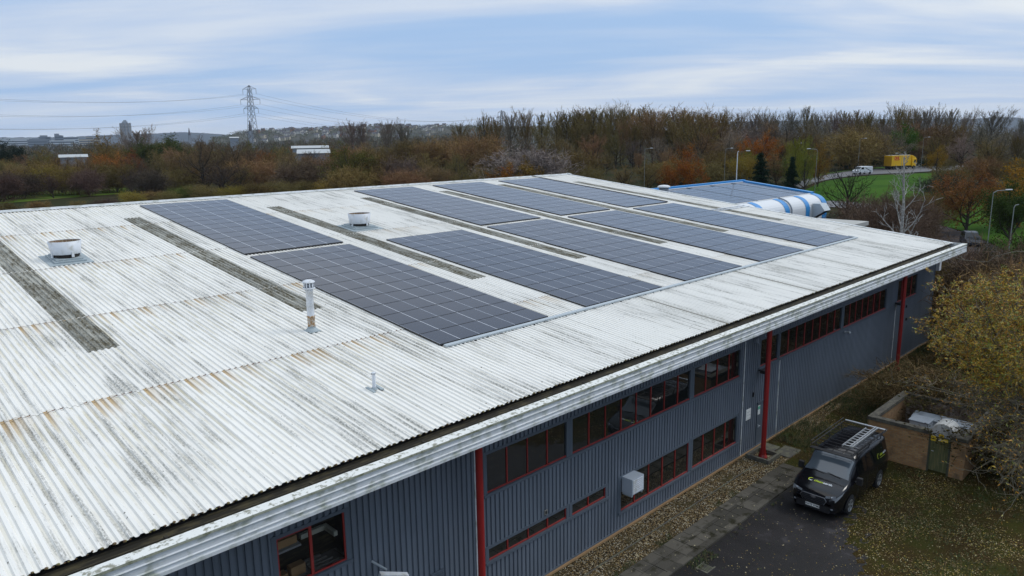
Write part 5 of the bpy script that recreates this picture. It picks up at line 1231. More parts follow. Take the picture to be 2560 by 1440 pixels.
# far wood: one mass beyond about 420 m
def farwood(name, rows, seed):
    rn = random.Random(seed); mb = MB()
    for D, px0, px1, tops, step, jy in rows:
        px = px0
        while px < px1:
            d = D*rn.uniform(.93, 1.07); p = bearing(px, d); g = terr(p.x, p.y); H = ztop(px, interp(tops, px)+rn.uniform(-jy, jy), d)-g; W = max(4, H*.55)
            for k in range(420):
                a = rn.uniform(0, 6.28); rr = W*math.sqrt(rn.random()); u = rn.uniform(.12, 1); z = H*u*(1-.28*(rr/W)**2); b_ = Vector((p.x+rr*math.cos(a), p.y+rr*math.sin(a), g+z)); l = rn.uniform(.5, 1.6)*d/500; w_ = .14*d/500+.06
                s_ = Vector((rn.uniform(-1, 1), rn.uniform(-1, 1), rn.uniform(-.4, .4))).normalized()*w_; t_ = Vector((rn.gauss(0, .4), rn.gauss(0, .4), 1))*l
                mb.add([b_-s_, b_+s_, b_+t_], [(0, 1, 2)], rn.choice((0, 0, 1, 2)) if k % 7 else 1)
            px += step*FPX/D*rn.uniform(.7, 1.3)
    return struct(name, mb, [mat('wood brown', (.115, .085, .055), .9), mat('wood olive', (.085, .085, .04), .9), mat('wood dark', (.06, .055, .05), .9)], kind='stuff')
farwood('far_wood', [(470, -40, 1240, [(0, 385), (250, 360), (400, 355), (620, 368), (850, 345), (1240, 338)], 9, 6), (600, -40, 1240, [(0, 372), (250, 362), (640, 362), (850, 342), (1240, 335)], 12, 5),
   (800, -40, 1240, [(0, 366), (600, 358), (850, 345), (1240, 334)], 16, 4), (1100, -40, 1240, [(0, 362), (600, 354), (850, 344), (1240, 332)], 20, 3), (420, 1240, 2620, [(1240, 318), (2000, 318), (2600, 322)], 11, 5), (560, 1700, 2620, [(1700, 312), (2600, 318)], 16, 4), (345, 1200, 1460, [(1200, 318), (1460, 292)], 7, 5), (335, 1440, 1810, [(1440, 284), (1640, 280), (1810, 292)], 4.5, 4), (350, 1800, 2210, [(1800, 298), (2210, 298)], 6.5, 6)], 5)
BK = [('B', 5), ('S', 1), ('P', 1)]
# left and centre
row(-60, 900, 400, [(0, 392), (200, 372), (420, 350), (620, 372), (900, 350)], 8.5, BK, [(BR, 4), (OL, 3), (GY, 1), (OR, .6), (GR, .5)], 'in the far row', grp, 8)
row(-60, 1150, 325, [(0, 400), (200, 392), (420, 375), (640, 372), (900, 362), (1150, 355)], 8., BK+[('L', .8)], [(BR, 4), (OL, 3), (PU, 1), (OR, .7)], 'in the middle row', grp, 9)
row(-60, 1200, 270, [(0, 410), (300, 400), (520, 372), (700, 375), (1000, 362), (1200, 345)], 7.5, BK+[('L', .6)], [(BR, 4), (OL, 3), (PU, 1)], 'in the nearer row', grp, 9)
row(-60, 420, 250, [(0, 430), (200, 424), (420, 430)], 5., [('S', 3), ('B', 1)], [(PU, 6), (BR, 1)], 'of the dark thicket', 'shrubs of the dark thicket', 6, wx=1.15)
row(360, 900, 232, [(360, 432), (520, 395), (640, 400), (900, 400)], 6.5, [('B', 3), ('S', 2)], [(BR, 4), (OL, 2), (PU, 2)], 'just beyond the ridge', grp, 10, wx=1.1)
row(-40, 330, 184, [(0, 507), (330, 496)], 8., [('S', 3), ('K', 2)], [(PU, 3), (BR, 2), (OL, 2)], 'by the roof edge', 'low shrubs along the left roof edge', 4, wx=1.4)
row(300, 860, 200, [(300, 482), (450, 466), (600, 462), (860, 440)], 4.5, [('K', 2), ('S', 2)], [(YG, 2), (OL, 5), (GR, 1), (BR, 2)], 'along the roof edge', 'low shrubs along the left roof edge', 6, wx=1.3)
row(860, 1800, 182, [(860, 420), (1000, 425), (1200, 415), (1500, 412), (1800, 400)], 7., [('B', 2), ('S', 2), ('L', .5), ('K', .7)], [(OL, 4), (BR, 3), (YG, .4)], 'close behind the ridge', grp, 12, wx=1.1)
row(900, 1850, 215, [(900, 385), (1100, 380), (1400, 378), (1850, 372)], 7.5, BK, [(OL, 4), (BR, 3), (GY, 1.2)], 'in the near wood', grp, 14)
row(1000, 2150, 250, [(1000, 352), (1200, 340), (1500, 342), (1850, 335), (2150, 325)], 7.5, BK, [(OL, 3), (BR, 3), (GY, 2)], 'under the poplars', grp, 12)
# poplar skyline
pg = 'poplars on the skyline'
row(1195, 1480, 300, [(1195, 290), (1260, 280), (1480, 272)], 5.4, [('P', 3), ('Q', 1)], [(OL, 3), (GY, 1)], 'on the skyline', pg, 7, wx=.95)
row(1440, 1800, 292, [(1440, 270), (1520, 264), (1640, 268), (1800, 276)], 3.7, [('P', 5), ('Q', 1)], [(OL, 4), (BR, 1)], 'in the tallest clump', pg, 4, wx=1.25)
row(1440, 1800, 275, [(1440, 300), (1640, 295), (1800, 300)], 5.5, [('P', 3), ('B', 1)], [(OL, 4), (BR, 2)], 'before the tallest clump', pg, 10)
row(1800, 2215, 310, [(1800, 282), (1950, 276), (2080, 270), (2215, 280)], 5.0, [('P', 3), ('Q', 2)], [(GY, 3), (OL, 2)], 'on the skyline', pg, 9, wx=.9)
row(1800, 2600, 285, [(1800, 312), (2100, 302), (2600, 322)], 7., BK, [(GY, 3), (BR, 2), (OL, 2)], 'below the skyline', grp, 8)
row(1780, 2600, 258, [(1780, 345), (2100, 330), (2600, 345)], 7., BK, [(GY, 2), (BR, 3), (OL, 3), (OR, .5)], 'above the far road', grp, 10)
row(1650, 2060, 190, [(1650, 400), (1900, 385), (2060, 385)], 6., BK+[('L', 1.5), ('K', 1)], [(OL, 4), (BR, 3), (OR, .6), (YG, .8)], 'behind the blue-edged roof', grp, 12)
row(2060, 2620, 270, [(2060, 375), (2300, 372), (2620, 368)], 7., BK+[('L', .7)], [(OL, 3), (BR, 4), (YG, .4)], 'right behind the far road', grp, 12)
row(2350, 2620, 180, [(2290, 410), (2450, 400), (2620, 395)], 6., [('S', 2), ('B', 2), ('K', 1)], [(PU, 2), (BR, 3), (OR, 1)], 'right of the yellow lorry', grp, 8)
row(1760, 2600, 262, [(1760, 402), (2100, 398), (2600, 392)], 4.5, [('S', 3), ('K', 2)], [(OL, 3), (BR, 2), (DG, 2)], 'under the wood', 'undergrowth behind the far road', 6, wx=1.5)
row(1640, 1800, 200, [(1640, 405), (1800, 405)], 4., [('S', 2), ('K', 2)], [(OL, 3), (BR, 2), (YG, 1)], 'under the wood', 'undergrowth behind the far road', 6, wx=1.4)
# single trees one can pick out
def one(key, px, D, py, col, lb, wx=1., **k):
    if key[0] in 'LK': col = tuple(v*.82 for v in col)
    return tree(key, px, D, py, col, lb, None, wx, **k)
for a_ in ((2168, 277, 330, 'lone slim poplar left of the right-hand poplar group', 'Q0', .7), (2200, 296, 335, 'shorter slim poplar beside the lone slim one', 'Q1', .7), (2240, 262, 330, 'poplar at the left of the right-hand group', 'P0', .8), (2262, 268, 325, 'second poplar of the right-hand group', 'P1', .8), (2285, 262, 330, 'widest poplar of the right-hand group', 'P2', .85), (2308, 266, 318, 'dense dark poplar in the right-hand group', 'P0', .9), (2340, 270, 330, 'forked poplar at the right of the right-hand group', 'P1', .8),
  (2372, 272, 345, 'isolated poplar right of the group', 'Q0', .95), (2415, 273, 345, 'isolated thin-topped poplar above the blue hill', 'P2', .8), (2478, 270, 330, 'big fan-shaped bare tree on the right skyline', 'P1', 1.3), (2556, 290, 330, 'poplar at the right edge of the photo', 'P0', .8), (1150, 302, 330, 'small fan-shaped bare tree alone on the centre skyline', 'P2', 1.1), (880, 300, 400, 'bare tree standing up left of the centre houses', 'P1', 1.1), (905, 306, 400, 'thin bare tree beside the one left of the centre houses', 'Q1', 1.), (970, 300, 390, 'pale thin tree on the centre skyline', 'P0', 1.), (1005, 304, 390, 'pale twiggy tree right of the pale thin one', 'P2', 1.1)):
    one(a_[4], a_[0], a_[2], a_[1], vcol(GY if a_[0] > 2300 or a_[0] < 1100 else OL), a_[3], a_[5])
one('L0', 258, 330, 325, (.20, .13, .035), 'tall orange-brown tree left of the tower block', .85)
one('L3', 405, 345, 338, (.07, .09, .022), 'rounded dark green tree right of the tower block', 1.15)
one('L1', 350, 350, 348, (.075, .09, .022), 'green tree directly below the tower block', 1.)
one('P0', 340, 390, 318, vcol(GY), 'bare tree partly covering the foot of the tower block', 1.6)
one('L2', 340, 300, 372, (.17, .065, .025), 'rust-red tree below the green ones', 1.)
one('L3', 20, 420, 352, (.018, .03, .016), 'dark evergreen at the left edge of the photo', 1.3)
one('L0', 100, 360, 367, (.18, .13, .03), 'yellow-brown tree near the left edge', 1.1)
one('K0', 120, 255, 404, (.19, .14, .028), 'yellow rounded bush in front of the brown thicket on the left', 1.5)
one('L1', 866, 205, 358, (.12, .115, .030), 'rounded olive-green willow left of the small ventilator', 1.05)
one('L2', 610, 420, 352, (.14, .13, .03), 'olive tree at the foot of the pylon', 1.)
one('S1', 745, 215, 395, (.12, .085, .055), 'brown twiggy tree in front of the white warehouse roofs', 1.2)
one('B1', 500, 240, 343, (.12, .085, .05), 'broad brown tree below the church spire', 1.25)
one('B2', 585, 245, 352, (.12, .08, .045), 'broad brown tree left of the pylon', 1.2)
one('L0', 1260, 172, 408, (.30, .12, .02), 'low orange tree behind the tip of the ridge', 1.15)
one('L1', 1310, 176, 392, (.24, .15, .03), 'yellow-orange tree behind the tip of the ridge', 1.1)
one('S0', 1320, 182, 368, (.24, .20, .18), 'pale grey shrub above the orange trees', 1.5)
one('L2', 1735, 165, 362, (.28, .10, .02), 'orange-red tree left of the white pole lamp', .9)
one('L1', 1905, 205, 328, (.32, .11, .02), 'bright orange tree top above the dark conifer', .85)
one('L3', 1880, 200, 372, (.13, .15, .03), 'yellowish green tree just left of the orange top', .9)
one('Q0', 1990, 168, 345, (.2, .2, .03), 'slim yellow-green tree by the small conifer', .9)
PROTO['QL0'] = None
one('L2', 2020, 172, 342, (.19, .20, .035), 'narrow yellow-green tree right of the small conifer', .6)
one('L0', 2052, 178, 346, (.24, .14, .03), 'narrow golden tree beside the yellow-green one', .6)
one('C0', 1905, 128, 385, (.014, .030, .018), 'broad dark cedar behind the blue-edged roof', 1.35)
one('C1', 1985, 124, 394, (.014, .030, .018), 'narrow dark conifer right of the broad cedar', .85)
one('L3', 2272, 268, 310, (.07, .13, .018), 'bright green leafy tree above the yellow lorry', .8)
one('L2', 2350, 225, 364, (.27, .16, .02), 'golden orange tree right of the yellow lorry', .9)
one('K0', 2395, 150, 432, (.05, .05, .035), 'dark low hedge mound beside the far road', 1.6)
one('L1', 2440, 118, 412, (.22, .10, .035), 'rusty brown tree right of the birch', .95)
one('L0', 2575, 125, 400, (.30, .16, .02), 'large orange tree at the right edge', 1.2)
one('L3', 2560, 110, 452, (.055, .085, .02), 'dark green bush below the large orange tree', 1.0)
one('K1', 2335, 118, 478, (.17, .12, .045), 'orange-brown shrub left of the dark green bush', 1.0)
one('K0', 2395, 135, 470, (.12, .10, .03), 'olive shrub on the bank below the rusty tree', 1.2)
one('K1', 2640, 72, 575, (.05, .06, .02), 'dark shrub behind the nearest street lamp', 1.0)
one('S2', 2585, 60, 600, (.13, .09, .06), 'bare brown shrub by the right-edge street lamp', .9)
for q, (px_, D, py_, wx_) in enumerate(((2205, 92, 488, 1.0), (2235, 84, 472, .65), (2285, 92, 490, .75), (2300, 80, 545, .6), (2172, 102, 522, .9))):
    one('S%d' % (q % 3), px_, D, py_, (.125, .085, .060), ('purplish bare shrub by the birch, ' + ('left part', 'centre', 'right part', 'near the parked car', 'outer left end')[q]), wx_)
one('K1', 2165, 112, 528, (.15, .10, .035), 'small brown-orange bush at the end of the hedge', 1.2)
for q in range(6): one('S%d' % (q % 3), 2385+q*28, 58-q*3, 668-q*8, vcol((.10, .07, .05)), 'brown bramble shrub behind the yellow-leaved tree, number %d from the left' % (q+1), 1.5) if False else None
# silver birch, dark bare verge tree
T = tree_poplar(201, H=12., fat=1.15, ang=[46, 38, 34, 30], n=[17, 5, 3, 0], u0=[.2, .3, .3, .3], len=[.42, .42, .5, .5], wob=[.06, .16, .18, .2, .2], up=[.2, .14, .08, .05, 0], rmin=.022, tubelvl=2, max=3, rr=[.5, .5, .6, .6])
proto('X0', T, 'pale bark', 'pale bark'); HP['X'] = 12.; NAMES['X'] = 'birch_tree'
one('X0', 2272, 72, 378, (.3, .28, .26), 'white-barked bare birch in front of the yellow lorry', 1.05, cat='tree')
T = tree_broad(203, H=10., n=[13, 8, 5, 3], ang=[58, 40, 36, 30], up=[.1, .12, .1, .06, 0], rmin=.02, tubelvl=1)
proto('Y0', T, 'dark bark', 'dark bark'); HP['Y'] = 10.; NAMES['Y'] = 'bare_tree'
one('Y0', 2133, 126, 402, (.03, .028, .02), 'dark bare tree on the green verge', .85, cat='tree')
# clipped hedge behind the white building
mb = MB(); rn = random.Random(8); A, B = gp(2058, 552), gp(2168, 560)
A = bearing(2050, 108); B = bearing(2172, 98)
mb.box(0, 1, 0, 1, 0, 1) if False else None
dv = (B-A); Ln = dv.length; u_ = dv/Ln; v_ = Vector((-u_.y, u_.x)); 
for k in range(16000):
    a = rn.uniform(-.5, Ln+.5); h = 3.6; f_ = rn.random(); w_ = rn.uniform(-1, 1)
    q = A+u_*a+v_*(w_*1.1 if f_ < .5 else rn.choice((-1.1, 1.1)))*rn.uniform(.9, 1.05); z = (h+rn.gauss(0, .05)) if f_ < .5 else rn.uniform(0, h)
    g = terr(q.x, q.y); n_ = Vector((rn.gauss(0, 1), rn.gauss(0, 1), rn.gauss(0, 1))).normalized(); o_ = n_.orthogonal().normalized()*.13; p_ = Vector((q.x, q.y, g+z)); mb.add([p_-o_, p_+n_*.14, p_+o_], [(0, 1, 2)])
ctr = A.lerp(B, .5); hg = thing('clipped_hedge', 'dark clipped hedge behind the low white building', 'hedge', (ctr.x, ctr.y, terr(ctr.x, ctr.y)))
ob('foliage', mb, mat('hedge green', (.022, .045, .016), .8, nscale=1.5, alt=(.05, .075, .025)), hg)
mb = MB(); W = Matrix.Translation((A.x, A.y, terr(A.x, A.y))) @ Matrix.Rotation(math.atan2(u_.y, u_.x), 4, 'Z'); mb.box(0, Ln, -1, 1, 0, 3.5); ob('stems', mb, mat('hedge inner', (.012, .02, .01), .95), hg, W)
# ---------------------------------------------------------------- near right: yellow-leaved willow and the bare tangle over the enclosure
for nm, cc in (('willow yellow', (.43, .28, .02)), ('willow green', (.20, .24, .03)), ('willow orange', (.42, .19, .015)), ('willow pale', (.36, .32, .09)), ('willow twig', (.095, .078, .045)), ('willow grey', (.13, .115, .08))): 
    m_ = mat(nm, cc, .6, nscale=6, namt=.3)
def willow(name, lb, base, targets, seed, leafn, leafcols, twcol):
    rn = random.Random(seed); root = thing(name, lb, 'tree', base); W = MB(); Lf = MB(); b0 = Vector(base)
    hub = b0+Vector((0, 0, 2.2)); W.tube([b0, b0+Vector((.1, .05, 1.2)), hub], [.17, .14, .12], 8)
    for (tx, ty, tz, rad, nb) in targets:
        tgt = Vector((tx, ty, tz)); mid = hub.lerp(tgt, .5)+Vector((rn.uniform(-.3, .3), rn.uniform(-.3, .3), rn.uniform(.2, .7)))
        W.tube([hub, hub.lerp(mid, .5)+Vector((0, 0, .1)), mid, mid.lerp(tgt, .6), tgt], [.07, .055, .04, .028, .015], 6)
        for k in range(nb):
            u = rn.uniform(.3, 1); s0 = mid.lerp(tgt, (u-.3)/.7) if u > .3 else mid
            d = Vector((rn.gauss(0, 1), rn.gauss(0, 1), rn.gauss(.2, .8))).normalized(); L = rad*rn.uniform(.6, 1.3); pts = [s0]
            for q in range(5): d = (d+Vector((rn.gauss(0, .28), rn.gauss(0, .28), rn.gauss(-.03, .22)))).normalized(); pts.append(pts[-1]+d*L/5)
            W.tube(pts, [.014, .011, .009, .007, .005, .003], 4, rn.choice((0, 1)), cap=False)
            for j in range(5):
                i = rn.randrange(1, 5); e = (d+Vector((rn.gauss(0, .9), rn.gauss(0, .9), rn.gauss(.1, .7)))).normalized(); l2 = L*rn.uniform(.2, .5); p2 = [pts[i], pts[i]+e*l2*.5, pts[i]+e*l2+Vector((0, 0, -.05))]
                W.tube(p2, [.006, .004, .002], 3, rn.choice((0, 1)), cap=False)
                if leafn:
                    for z_ in range(leafn):
                        f_ = rn.random(); q = p2[0].lerp(p2[2], f_)+Vector((rn.gauss(0, .03), rn.gauss(0, .03), rn.gauss(0, .03))); a = (e*.7+Vector((rn.gauss(0, .6), rn.gauss(0, .6), rn.gauss(.0, .6)))).normalized(); s_ = rn.uniform(.09, .16); b_ = a.orthogonal().normalized(); b_.rotate(Matrix.Rotation(rn.uniform(0, 6.28), 3, a))
                        Lf.add([q, q+a*s_*.45+b_*s_*.13, q+a*s_, q+a*s_*.45-b_*s_*.13], [(0, 1, 2, 3)], rn.choices(range(4), leafcols)[0])
    ob('branches', W, [MATS['willow twig'], MATS['willow grey']], root)
    if leafn: ob('leaves', Lf, [MATS['willow yellow'], MATS['willow green'], MATS['willow orange'], MATS['willow pale']], root)
def P3(px, py, D):
    d = ray(px, py); t_ = D/math.hypot(d.x, d.y); return (d.x*t_, d.y*t_, CAMZ+d.z*t_)
rn = random.Random(31)
tg = [(*P3(px, py, D), rad, nb) for px, py, D, rad, nb in ((2360, 715, 36, .9, 26), (2420, 700, 35, .9, 28), (2480, 690, 34, 1.0, 30), (2540, 680, 33, 1.1, 30), (2600, 700, 32, 1.1, 30), (2330, 790, 35, .9, 28), (2395, 780, 34, 1.0, 32), (2460, 770, 33, 1.0, 34), (2530, 760, 32, 1.1, 34), (2600, 780, 31, 1.2, 34), (2350, 860, 34, .9, 24), (2410, 850, 33, 1.0, 32), (2480, 845, 32, 1.0, 32), (2550, 850, 31, 1.1, 32), (2440, 910, 32, .9, 24), (2520, 920, 31, 1., 26), (2590, 900, 30, 1., 26), (2320, 830, 36, .6, 12))]
willow('willow_tree', 'yellow-leaved tree filling the right edge beside the factory wall', (33.5, 5.2, 0), tg, 5, 10, (6, 3, 3, 1.2), None)
tg = [(*P3(px, py, D), rad, nb) for px, py, D, rad, nb in ((2300, 960, 36, 1.1, 12), (2380, 960, 34, 1.2, 18), (2450, 980, 33, 1.2, 26), (2520, 1000, 31, 1.3, 30), (2560, 1050, 30, 1.3, 30), (2440, 1060, 31, 1.1, 22), (2480, 1120, 30, 1.2, 28), (2540, 1150, 29, 1.2, 30), (2430, 1180, 30, .9, 12), (2500, 1210, 28.5, 1.0, 18), (2570, 1230, 28, 1.1, 20), (2400, 1010, 33, 1., 16), (2230, 950, 38, .9, 8))]
willow('bare_tree', 'tangle of bare arching branches hanging over the brick enclosure', (34.5, 4.2, 0), [(*a[:4], int(a[4]*1.9)) for a in tg], 9, 1, (4, 2, 4, 1), None)
# two thin arching branches reaching over the roof corner
br_ = thing('arching_branch', 'thin bare branch arching from the right across the factory roof corner', 'branch', P3(2620, 660, 34))
mb = MB(); pts_ = [P3(px, py, D) for px, py, D in ((2620, 632, 34), (2540, 628, 35), (2490, 640, 36), (2470, 655, 36.5), (2410, 650, 37.5), (2370, 640, 38), (2350, 630, 38.3), (2353, 618, 38.5))]; mb.tube(pts_, [.02, .017, .015, .013, .011, .008, .006, .004], 5, cap=False)
pts_ = [P3(px, py, D) for px, py, D in ((2412, 650, 37.5), (2385, 630, 38), (2362, 610, 38.5), (2355, 602, 38.7), (2330, 600, 39))]; mb.tube(pts_, [.008, .007, .006, .005, .003], 4, cap=False); ob('branch', mb, MATS['willow grey'], br_)
# undergrowth filling the bank between tree and wall end
rg = random.Random(12)
for q, (px_, D, py_, c_, wx_, kk) in enumerate(((2385, 74, 650, OL, .7, 'S'), (2440, 60, 690, BR, .7, 'S'), (2545, 48, 700, BR, .7, 'S'), (2520, 62, 655, PU, .7, 'S'), (2590, 55, 650, BR, 1.0, 'S'), (2375, 64, 700, (.05, .055, .022), 1.3, 'K'), (2375, 78, 640, PU, .7, 'S'), (2420, 60, 712, (.045, .05, .02), .8, 'K'), (2490, 80, 618, PU, .6, 'S'))):
    one(kk+str(q % 2), px_, D, py_, c_, '%s shrub beyond the end wall, %s' % ('bare brown' if kk == 'S' else 'dark leafy', ('left end', 'near the corner', 'below the parked car', 'beside the lamp post', 'at the right edge', 'close to the cladding', 'next to the parked car', 'against the wall end', 'behind the parked car')[q]), wx_)
gbush = [(41.5, 8.9), (44, 9.5), (39, 6.5), (42, 6.2), (36.5, 3.0), (38.5, 3.6), (40.5, 4.2), (36, 1.0), (38.5, 1.2), (46, 11.5), (48.5, 10.2), (45.5, 7.2), (50, 12.2), (34.5, 2.0)]
gbush += [(35.3, 4.9), (36, 5.5), (37.7, 6.2), (38.6, 8.4), (38.4, 10.2), (35.4, 4.2)]
for q, (x, y) in enumerate(gbush):
    k = 'K%d' % (q % 2) if q % 3 else 'S%d' % (q % 3); h = rg.uniform(1.3, 2.4) if q < 14 else rg.uniform(2.2, 3.0); s_ = h/5
    t_ = thing(NAMES[k[0]], ('low %s bramble bush on rough ground by the enclosure' % ('bare', 'leafy', 'spreading')[q % 3]), 'shrub', (x, y, 0), rg.uniform(0, 6), 'bramble bushes behind the enclosure', (s_*1.7, s_*1.7, s_))
    ROWTREES.append((math.atan2(x, y), t_))
    for nm_, me in (('trunk', PROTO[k][0]), ('crown', PROTO[k][1])):
        if me: o = bpy.data.objects.new(nm_, me); COL.objects.link(o); o.parent = t_; o.color = (*vcol((.055, .050, .016) if k[0] == 'K' else (.12, .080, .036)), 1)
# ================================================================ far distance: town, hills, pylons
def bear3(px, py, D):
    p = bearing(px, D); return p, ztop(px, py, D)
# hills
def ridge(name, D, prof, depth, mt, seed, z0=-5, amp=0):
    rn = random.Random(seed); mb = MB(); n = 160; rows_ = 7
    for j in range(rows_):
        u = j/(rows_-1)
        for i in range(n+1):
            px = prof[0][0]+(prof[-1][0]-prof[0][0])*i/n; d = D-depth*(1-u)
            p = bearing(px, d); h = ztop(px, interp(prof, px), D)+amp*mnoise.noise(Vector((px*.05, seed, 0)))*1.5+amp*mnoise.noise(Vector((px*.2, seed, 3)))
            mb.v.append((p.x, p.y, z0+(h-z0)*(math.sin(u*math.pi/2)**.8)))
    k = n+1
    for i in range(n+1):
        px = prof[0][0]+(prof[-1][0]-prof[0][0])*i/n; p = bearing(px, D+depth); mb.v.append((p.x, p.y, z0))
    mb.f = [(j*k+i, j*k+i+1, (j+1)*k+i+1, (j+1)*k+i) for j in range(rows_) for i in range(n)]; mb.m = [0]*len(mb.f)
    return struct(name, mb, mt, smooth=True)
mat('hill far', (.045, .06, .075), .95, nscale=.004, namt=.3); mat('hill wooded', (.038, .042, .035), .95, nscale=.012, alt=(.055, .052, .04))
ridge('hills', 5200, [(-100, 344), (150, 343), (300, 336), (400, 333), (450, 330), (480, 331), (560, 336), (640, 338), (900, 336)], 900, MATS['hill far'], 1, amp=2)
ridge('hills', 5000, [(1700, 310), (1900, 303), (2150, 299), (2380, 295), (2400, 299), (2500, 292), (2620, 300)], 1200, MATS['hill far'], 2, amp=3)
HPROF = [(520, 350), (570, 343), (600, 333), (660, 329), (760, 326), (850, 322), (950, 317), (1050, 318), (1150, 317), (1400, 322), (1700, 326)]
ridge('hills', 1750, HPROF, 500, MATS['hill wooded'], 3, amp=1.5)
# hillside trees as one mass
rn = random.Random(17); mb = MB()
for k in range(5200):
    px = rn.uniform(530, 1500); u = rn.random()**.7; D = 1250+500*u; top = interp(HPROF, px); zt_ = ztop(px, top, 1750); z = -5+(zt_+5)*(math.sin(u*math.pi/2)**.8)
    p = bearing(px, D); s_ = rn.uniform(3, 8); b_ = Vector((p.x, p.y, z-1))
    for q in range(5):
        c_ = b_+Vector((rn.gauss(0, s_*.4), rn.gauss(0, s_*.4), rn.uniform(.2, 1)*s_)); a = Vector((rn.gauss(0, 1), rn.gauss(0, 1), rn.gauss(0, 1))).normalized(); o_ = a.orthogonal().normalized(); l = rn.uniform(.8, 2.4); mb.add([c_-o_*l*.6, c_+a*l, c_+o_*l*.6], [(0, 1, 2)], rn.choice((0, 0, 1, 2)))
struct('hillside_wood', mb, [mat('wood dark', (.06, .055, .05)), mat('wood olive', (.085, .085, .04)), mat('hedge green', (.022, .045, .016))], kind='stuff')
# hillside houses
walls_ = [mat('house render', (.52, .50, .46), .8), mat('house brick', (.25, .14, .10), .8), mat('house cream', (.42, .38, .30), .8)]
hm = []
for wi in range(3):
    mb = MB(); mb.box(-4.5, 4.5, -3.5, 3.5, -3, 5, 0); mb.add([(-5, -4, 5), (5, -4, 5), (5, 0, 8.2), (-5, 0, 8.2), (5, 4, 5), (-5, 4, 5)], [(0, 1, 2, 3), (3, 2, 4, 5)], 1); mb.add([(-4.5, -3.5, 5), (-4.5, 3.5, 5), (-4.5, 0, 7.8), (4.5, -3.5, 5), (4.5, 3.5, 5), (4.5, 0, 7.8)], [(0, 2, 1), (3, 4, 5)], 0)
    mb.box(2.5, 3.3, -.4, .4, 7.5, 9.2, 1)
    for x in (-2.5, 2.5):
        for z in (1, 3.4): mb.box(x-.7, x+.7, -3.55, -3.5, z, z+1.1, 2)
    hm.append(mb.mesh('house', [walls_[wi], MATS['slate'], MATS['far glass']]))
cn = ('white-rendered', 'red-brick', 'cream')
for k in range(150):
    px = rn.uniform(600, 1120) if k % 3 else rn.uniform(700, 960); u = rn.uniform(.05, .95); D = 1250+500*u; zt_ = ztop(px, interp(HPROF, px), 1750); z = -5+(zt_+5)*(math.sin(u*math.pi/2)**.8)+.8; p = bearing(px, D-6); wi = rn.choices((0, 1, 2), (4, 2, 2))[0]
    o = bpy.data.objects.new('hillside_house', hm[wi]); COL.objects.link(o); o.location = (p.x, p.y, z); o.rotation_euler = (0, 0, rn.uniform(-.9, .4)-.6); s_ = rn.uniform(.55, .85); o.scale = (s_*rn.uniform(1, 1.6), s_, s_)
    tag(o, 'tiny %s house on the far hillside %s' % (cn[wi], 'right behind the pylon' if px < 720 else ('between pylon and centre skyline trees' if px < 900 else 'left of the poplar skyline')), 'house', 'houses on the far hillside')
# town buildings on the left
m = bpy.data.materials.new('tower facade'); m.use_nodes = True; MATS['tower facade'] = m; t = m.node_tree; b = t.nodes['Principled BSDF']; b.inputs['Roughness'].default_value = .7
c = N(t, 'ShaderNodeTexCoord'); x, y, z = sep(t, c.outputs['Object']); wz = math_(t, 'GREATER_THAN', math_(t, 'FRACT', math_(t, 'DIVIDE', z, 3.4)), .45); wx_ = math_(t, 'GREATER_THAN', math_(t, 'FRACT', math_(t, 'DIVIDE', math_(t, 'ADD', x, y), 4.6)), .28)
t.links.new(mixc(t, math_(t, 'MULTIPLY', wz, wx_), (.34, .34, .34), (.07, .08, .10)), b.inputs['Base Color'])
p, zt_ = bear3(316, 305, 2060); yw = math.atan2(p.y, p.x)-math.pi/2+.35
tb = thing('tower_block', 'tall grey tower block on the left skyline', 'tower', (p.x, p.y, 0), yw); W = Matrix.Translation((p.x, p.y, 0)) @ Matrix.Rotation(yw, 4, 'Z') @ Matrix.Diagonal((.75, .75, 1, 1))
mb = MB(); pl = [(-15, -8), (-11, -12), (11, -12), (15, -8), (15, 8), (11, 12), (-11, 12), (-15, 8)]; mb.prism(pl, 0, zt_-3); ob('facade', mb, MATS['tower facade'], tb, W)
mb = MB(); 
for x, y in ((-13.2, -10), (-5, -12.5), (5, -12.5), (13.2, -10), (15.3, 0)): mb.box(x-1.3, x+1.3, y-.9, y+.9, 0, zt_-2)
ob('pier', mb, MATS['far grey'], tb, W)
mb = MB(); mb.box(-6, 6, -6, 6, zt_-3, zt_+1.5); mb.box(-2.5, 4, -4, 4, zt_+1.5, zt_+4.5); ob('roof_plant', mb, MATS['far grey'], tb, W)
def spire(px, ytop, yb, D, lb):
    p, zt_ = bear3(px, ytop, D); zb = ztop(px, yb, D); h = zt_-zb; s_ = thing('church_spire', lb, 'church', (p.x, p.y, 0)); W = Matrix.Translation((p.x, p.y, 0))
    mb = MB(); r = h*.13; mb.box(-r, r, -r, r, 0, zb+h*.25); ob('tower', mb, MATS['far grey'], s_, W); mb = MB(); mb.lathe([(r*1.05, zb+h*.25), (r*.15, zt_-h*.03), (.01, zt_)], 8); ob('spire', mb, MATS['slate'], s_, W)
spire(474, 319, 345, 1700, 'thin dark church spire left of the pylon'); spire(627, 300, 336, 1150, 'dark church spire right behind the pylon')
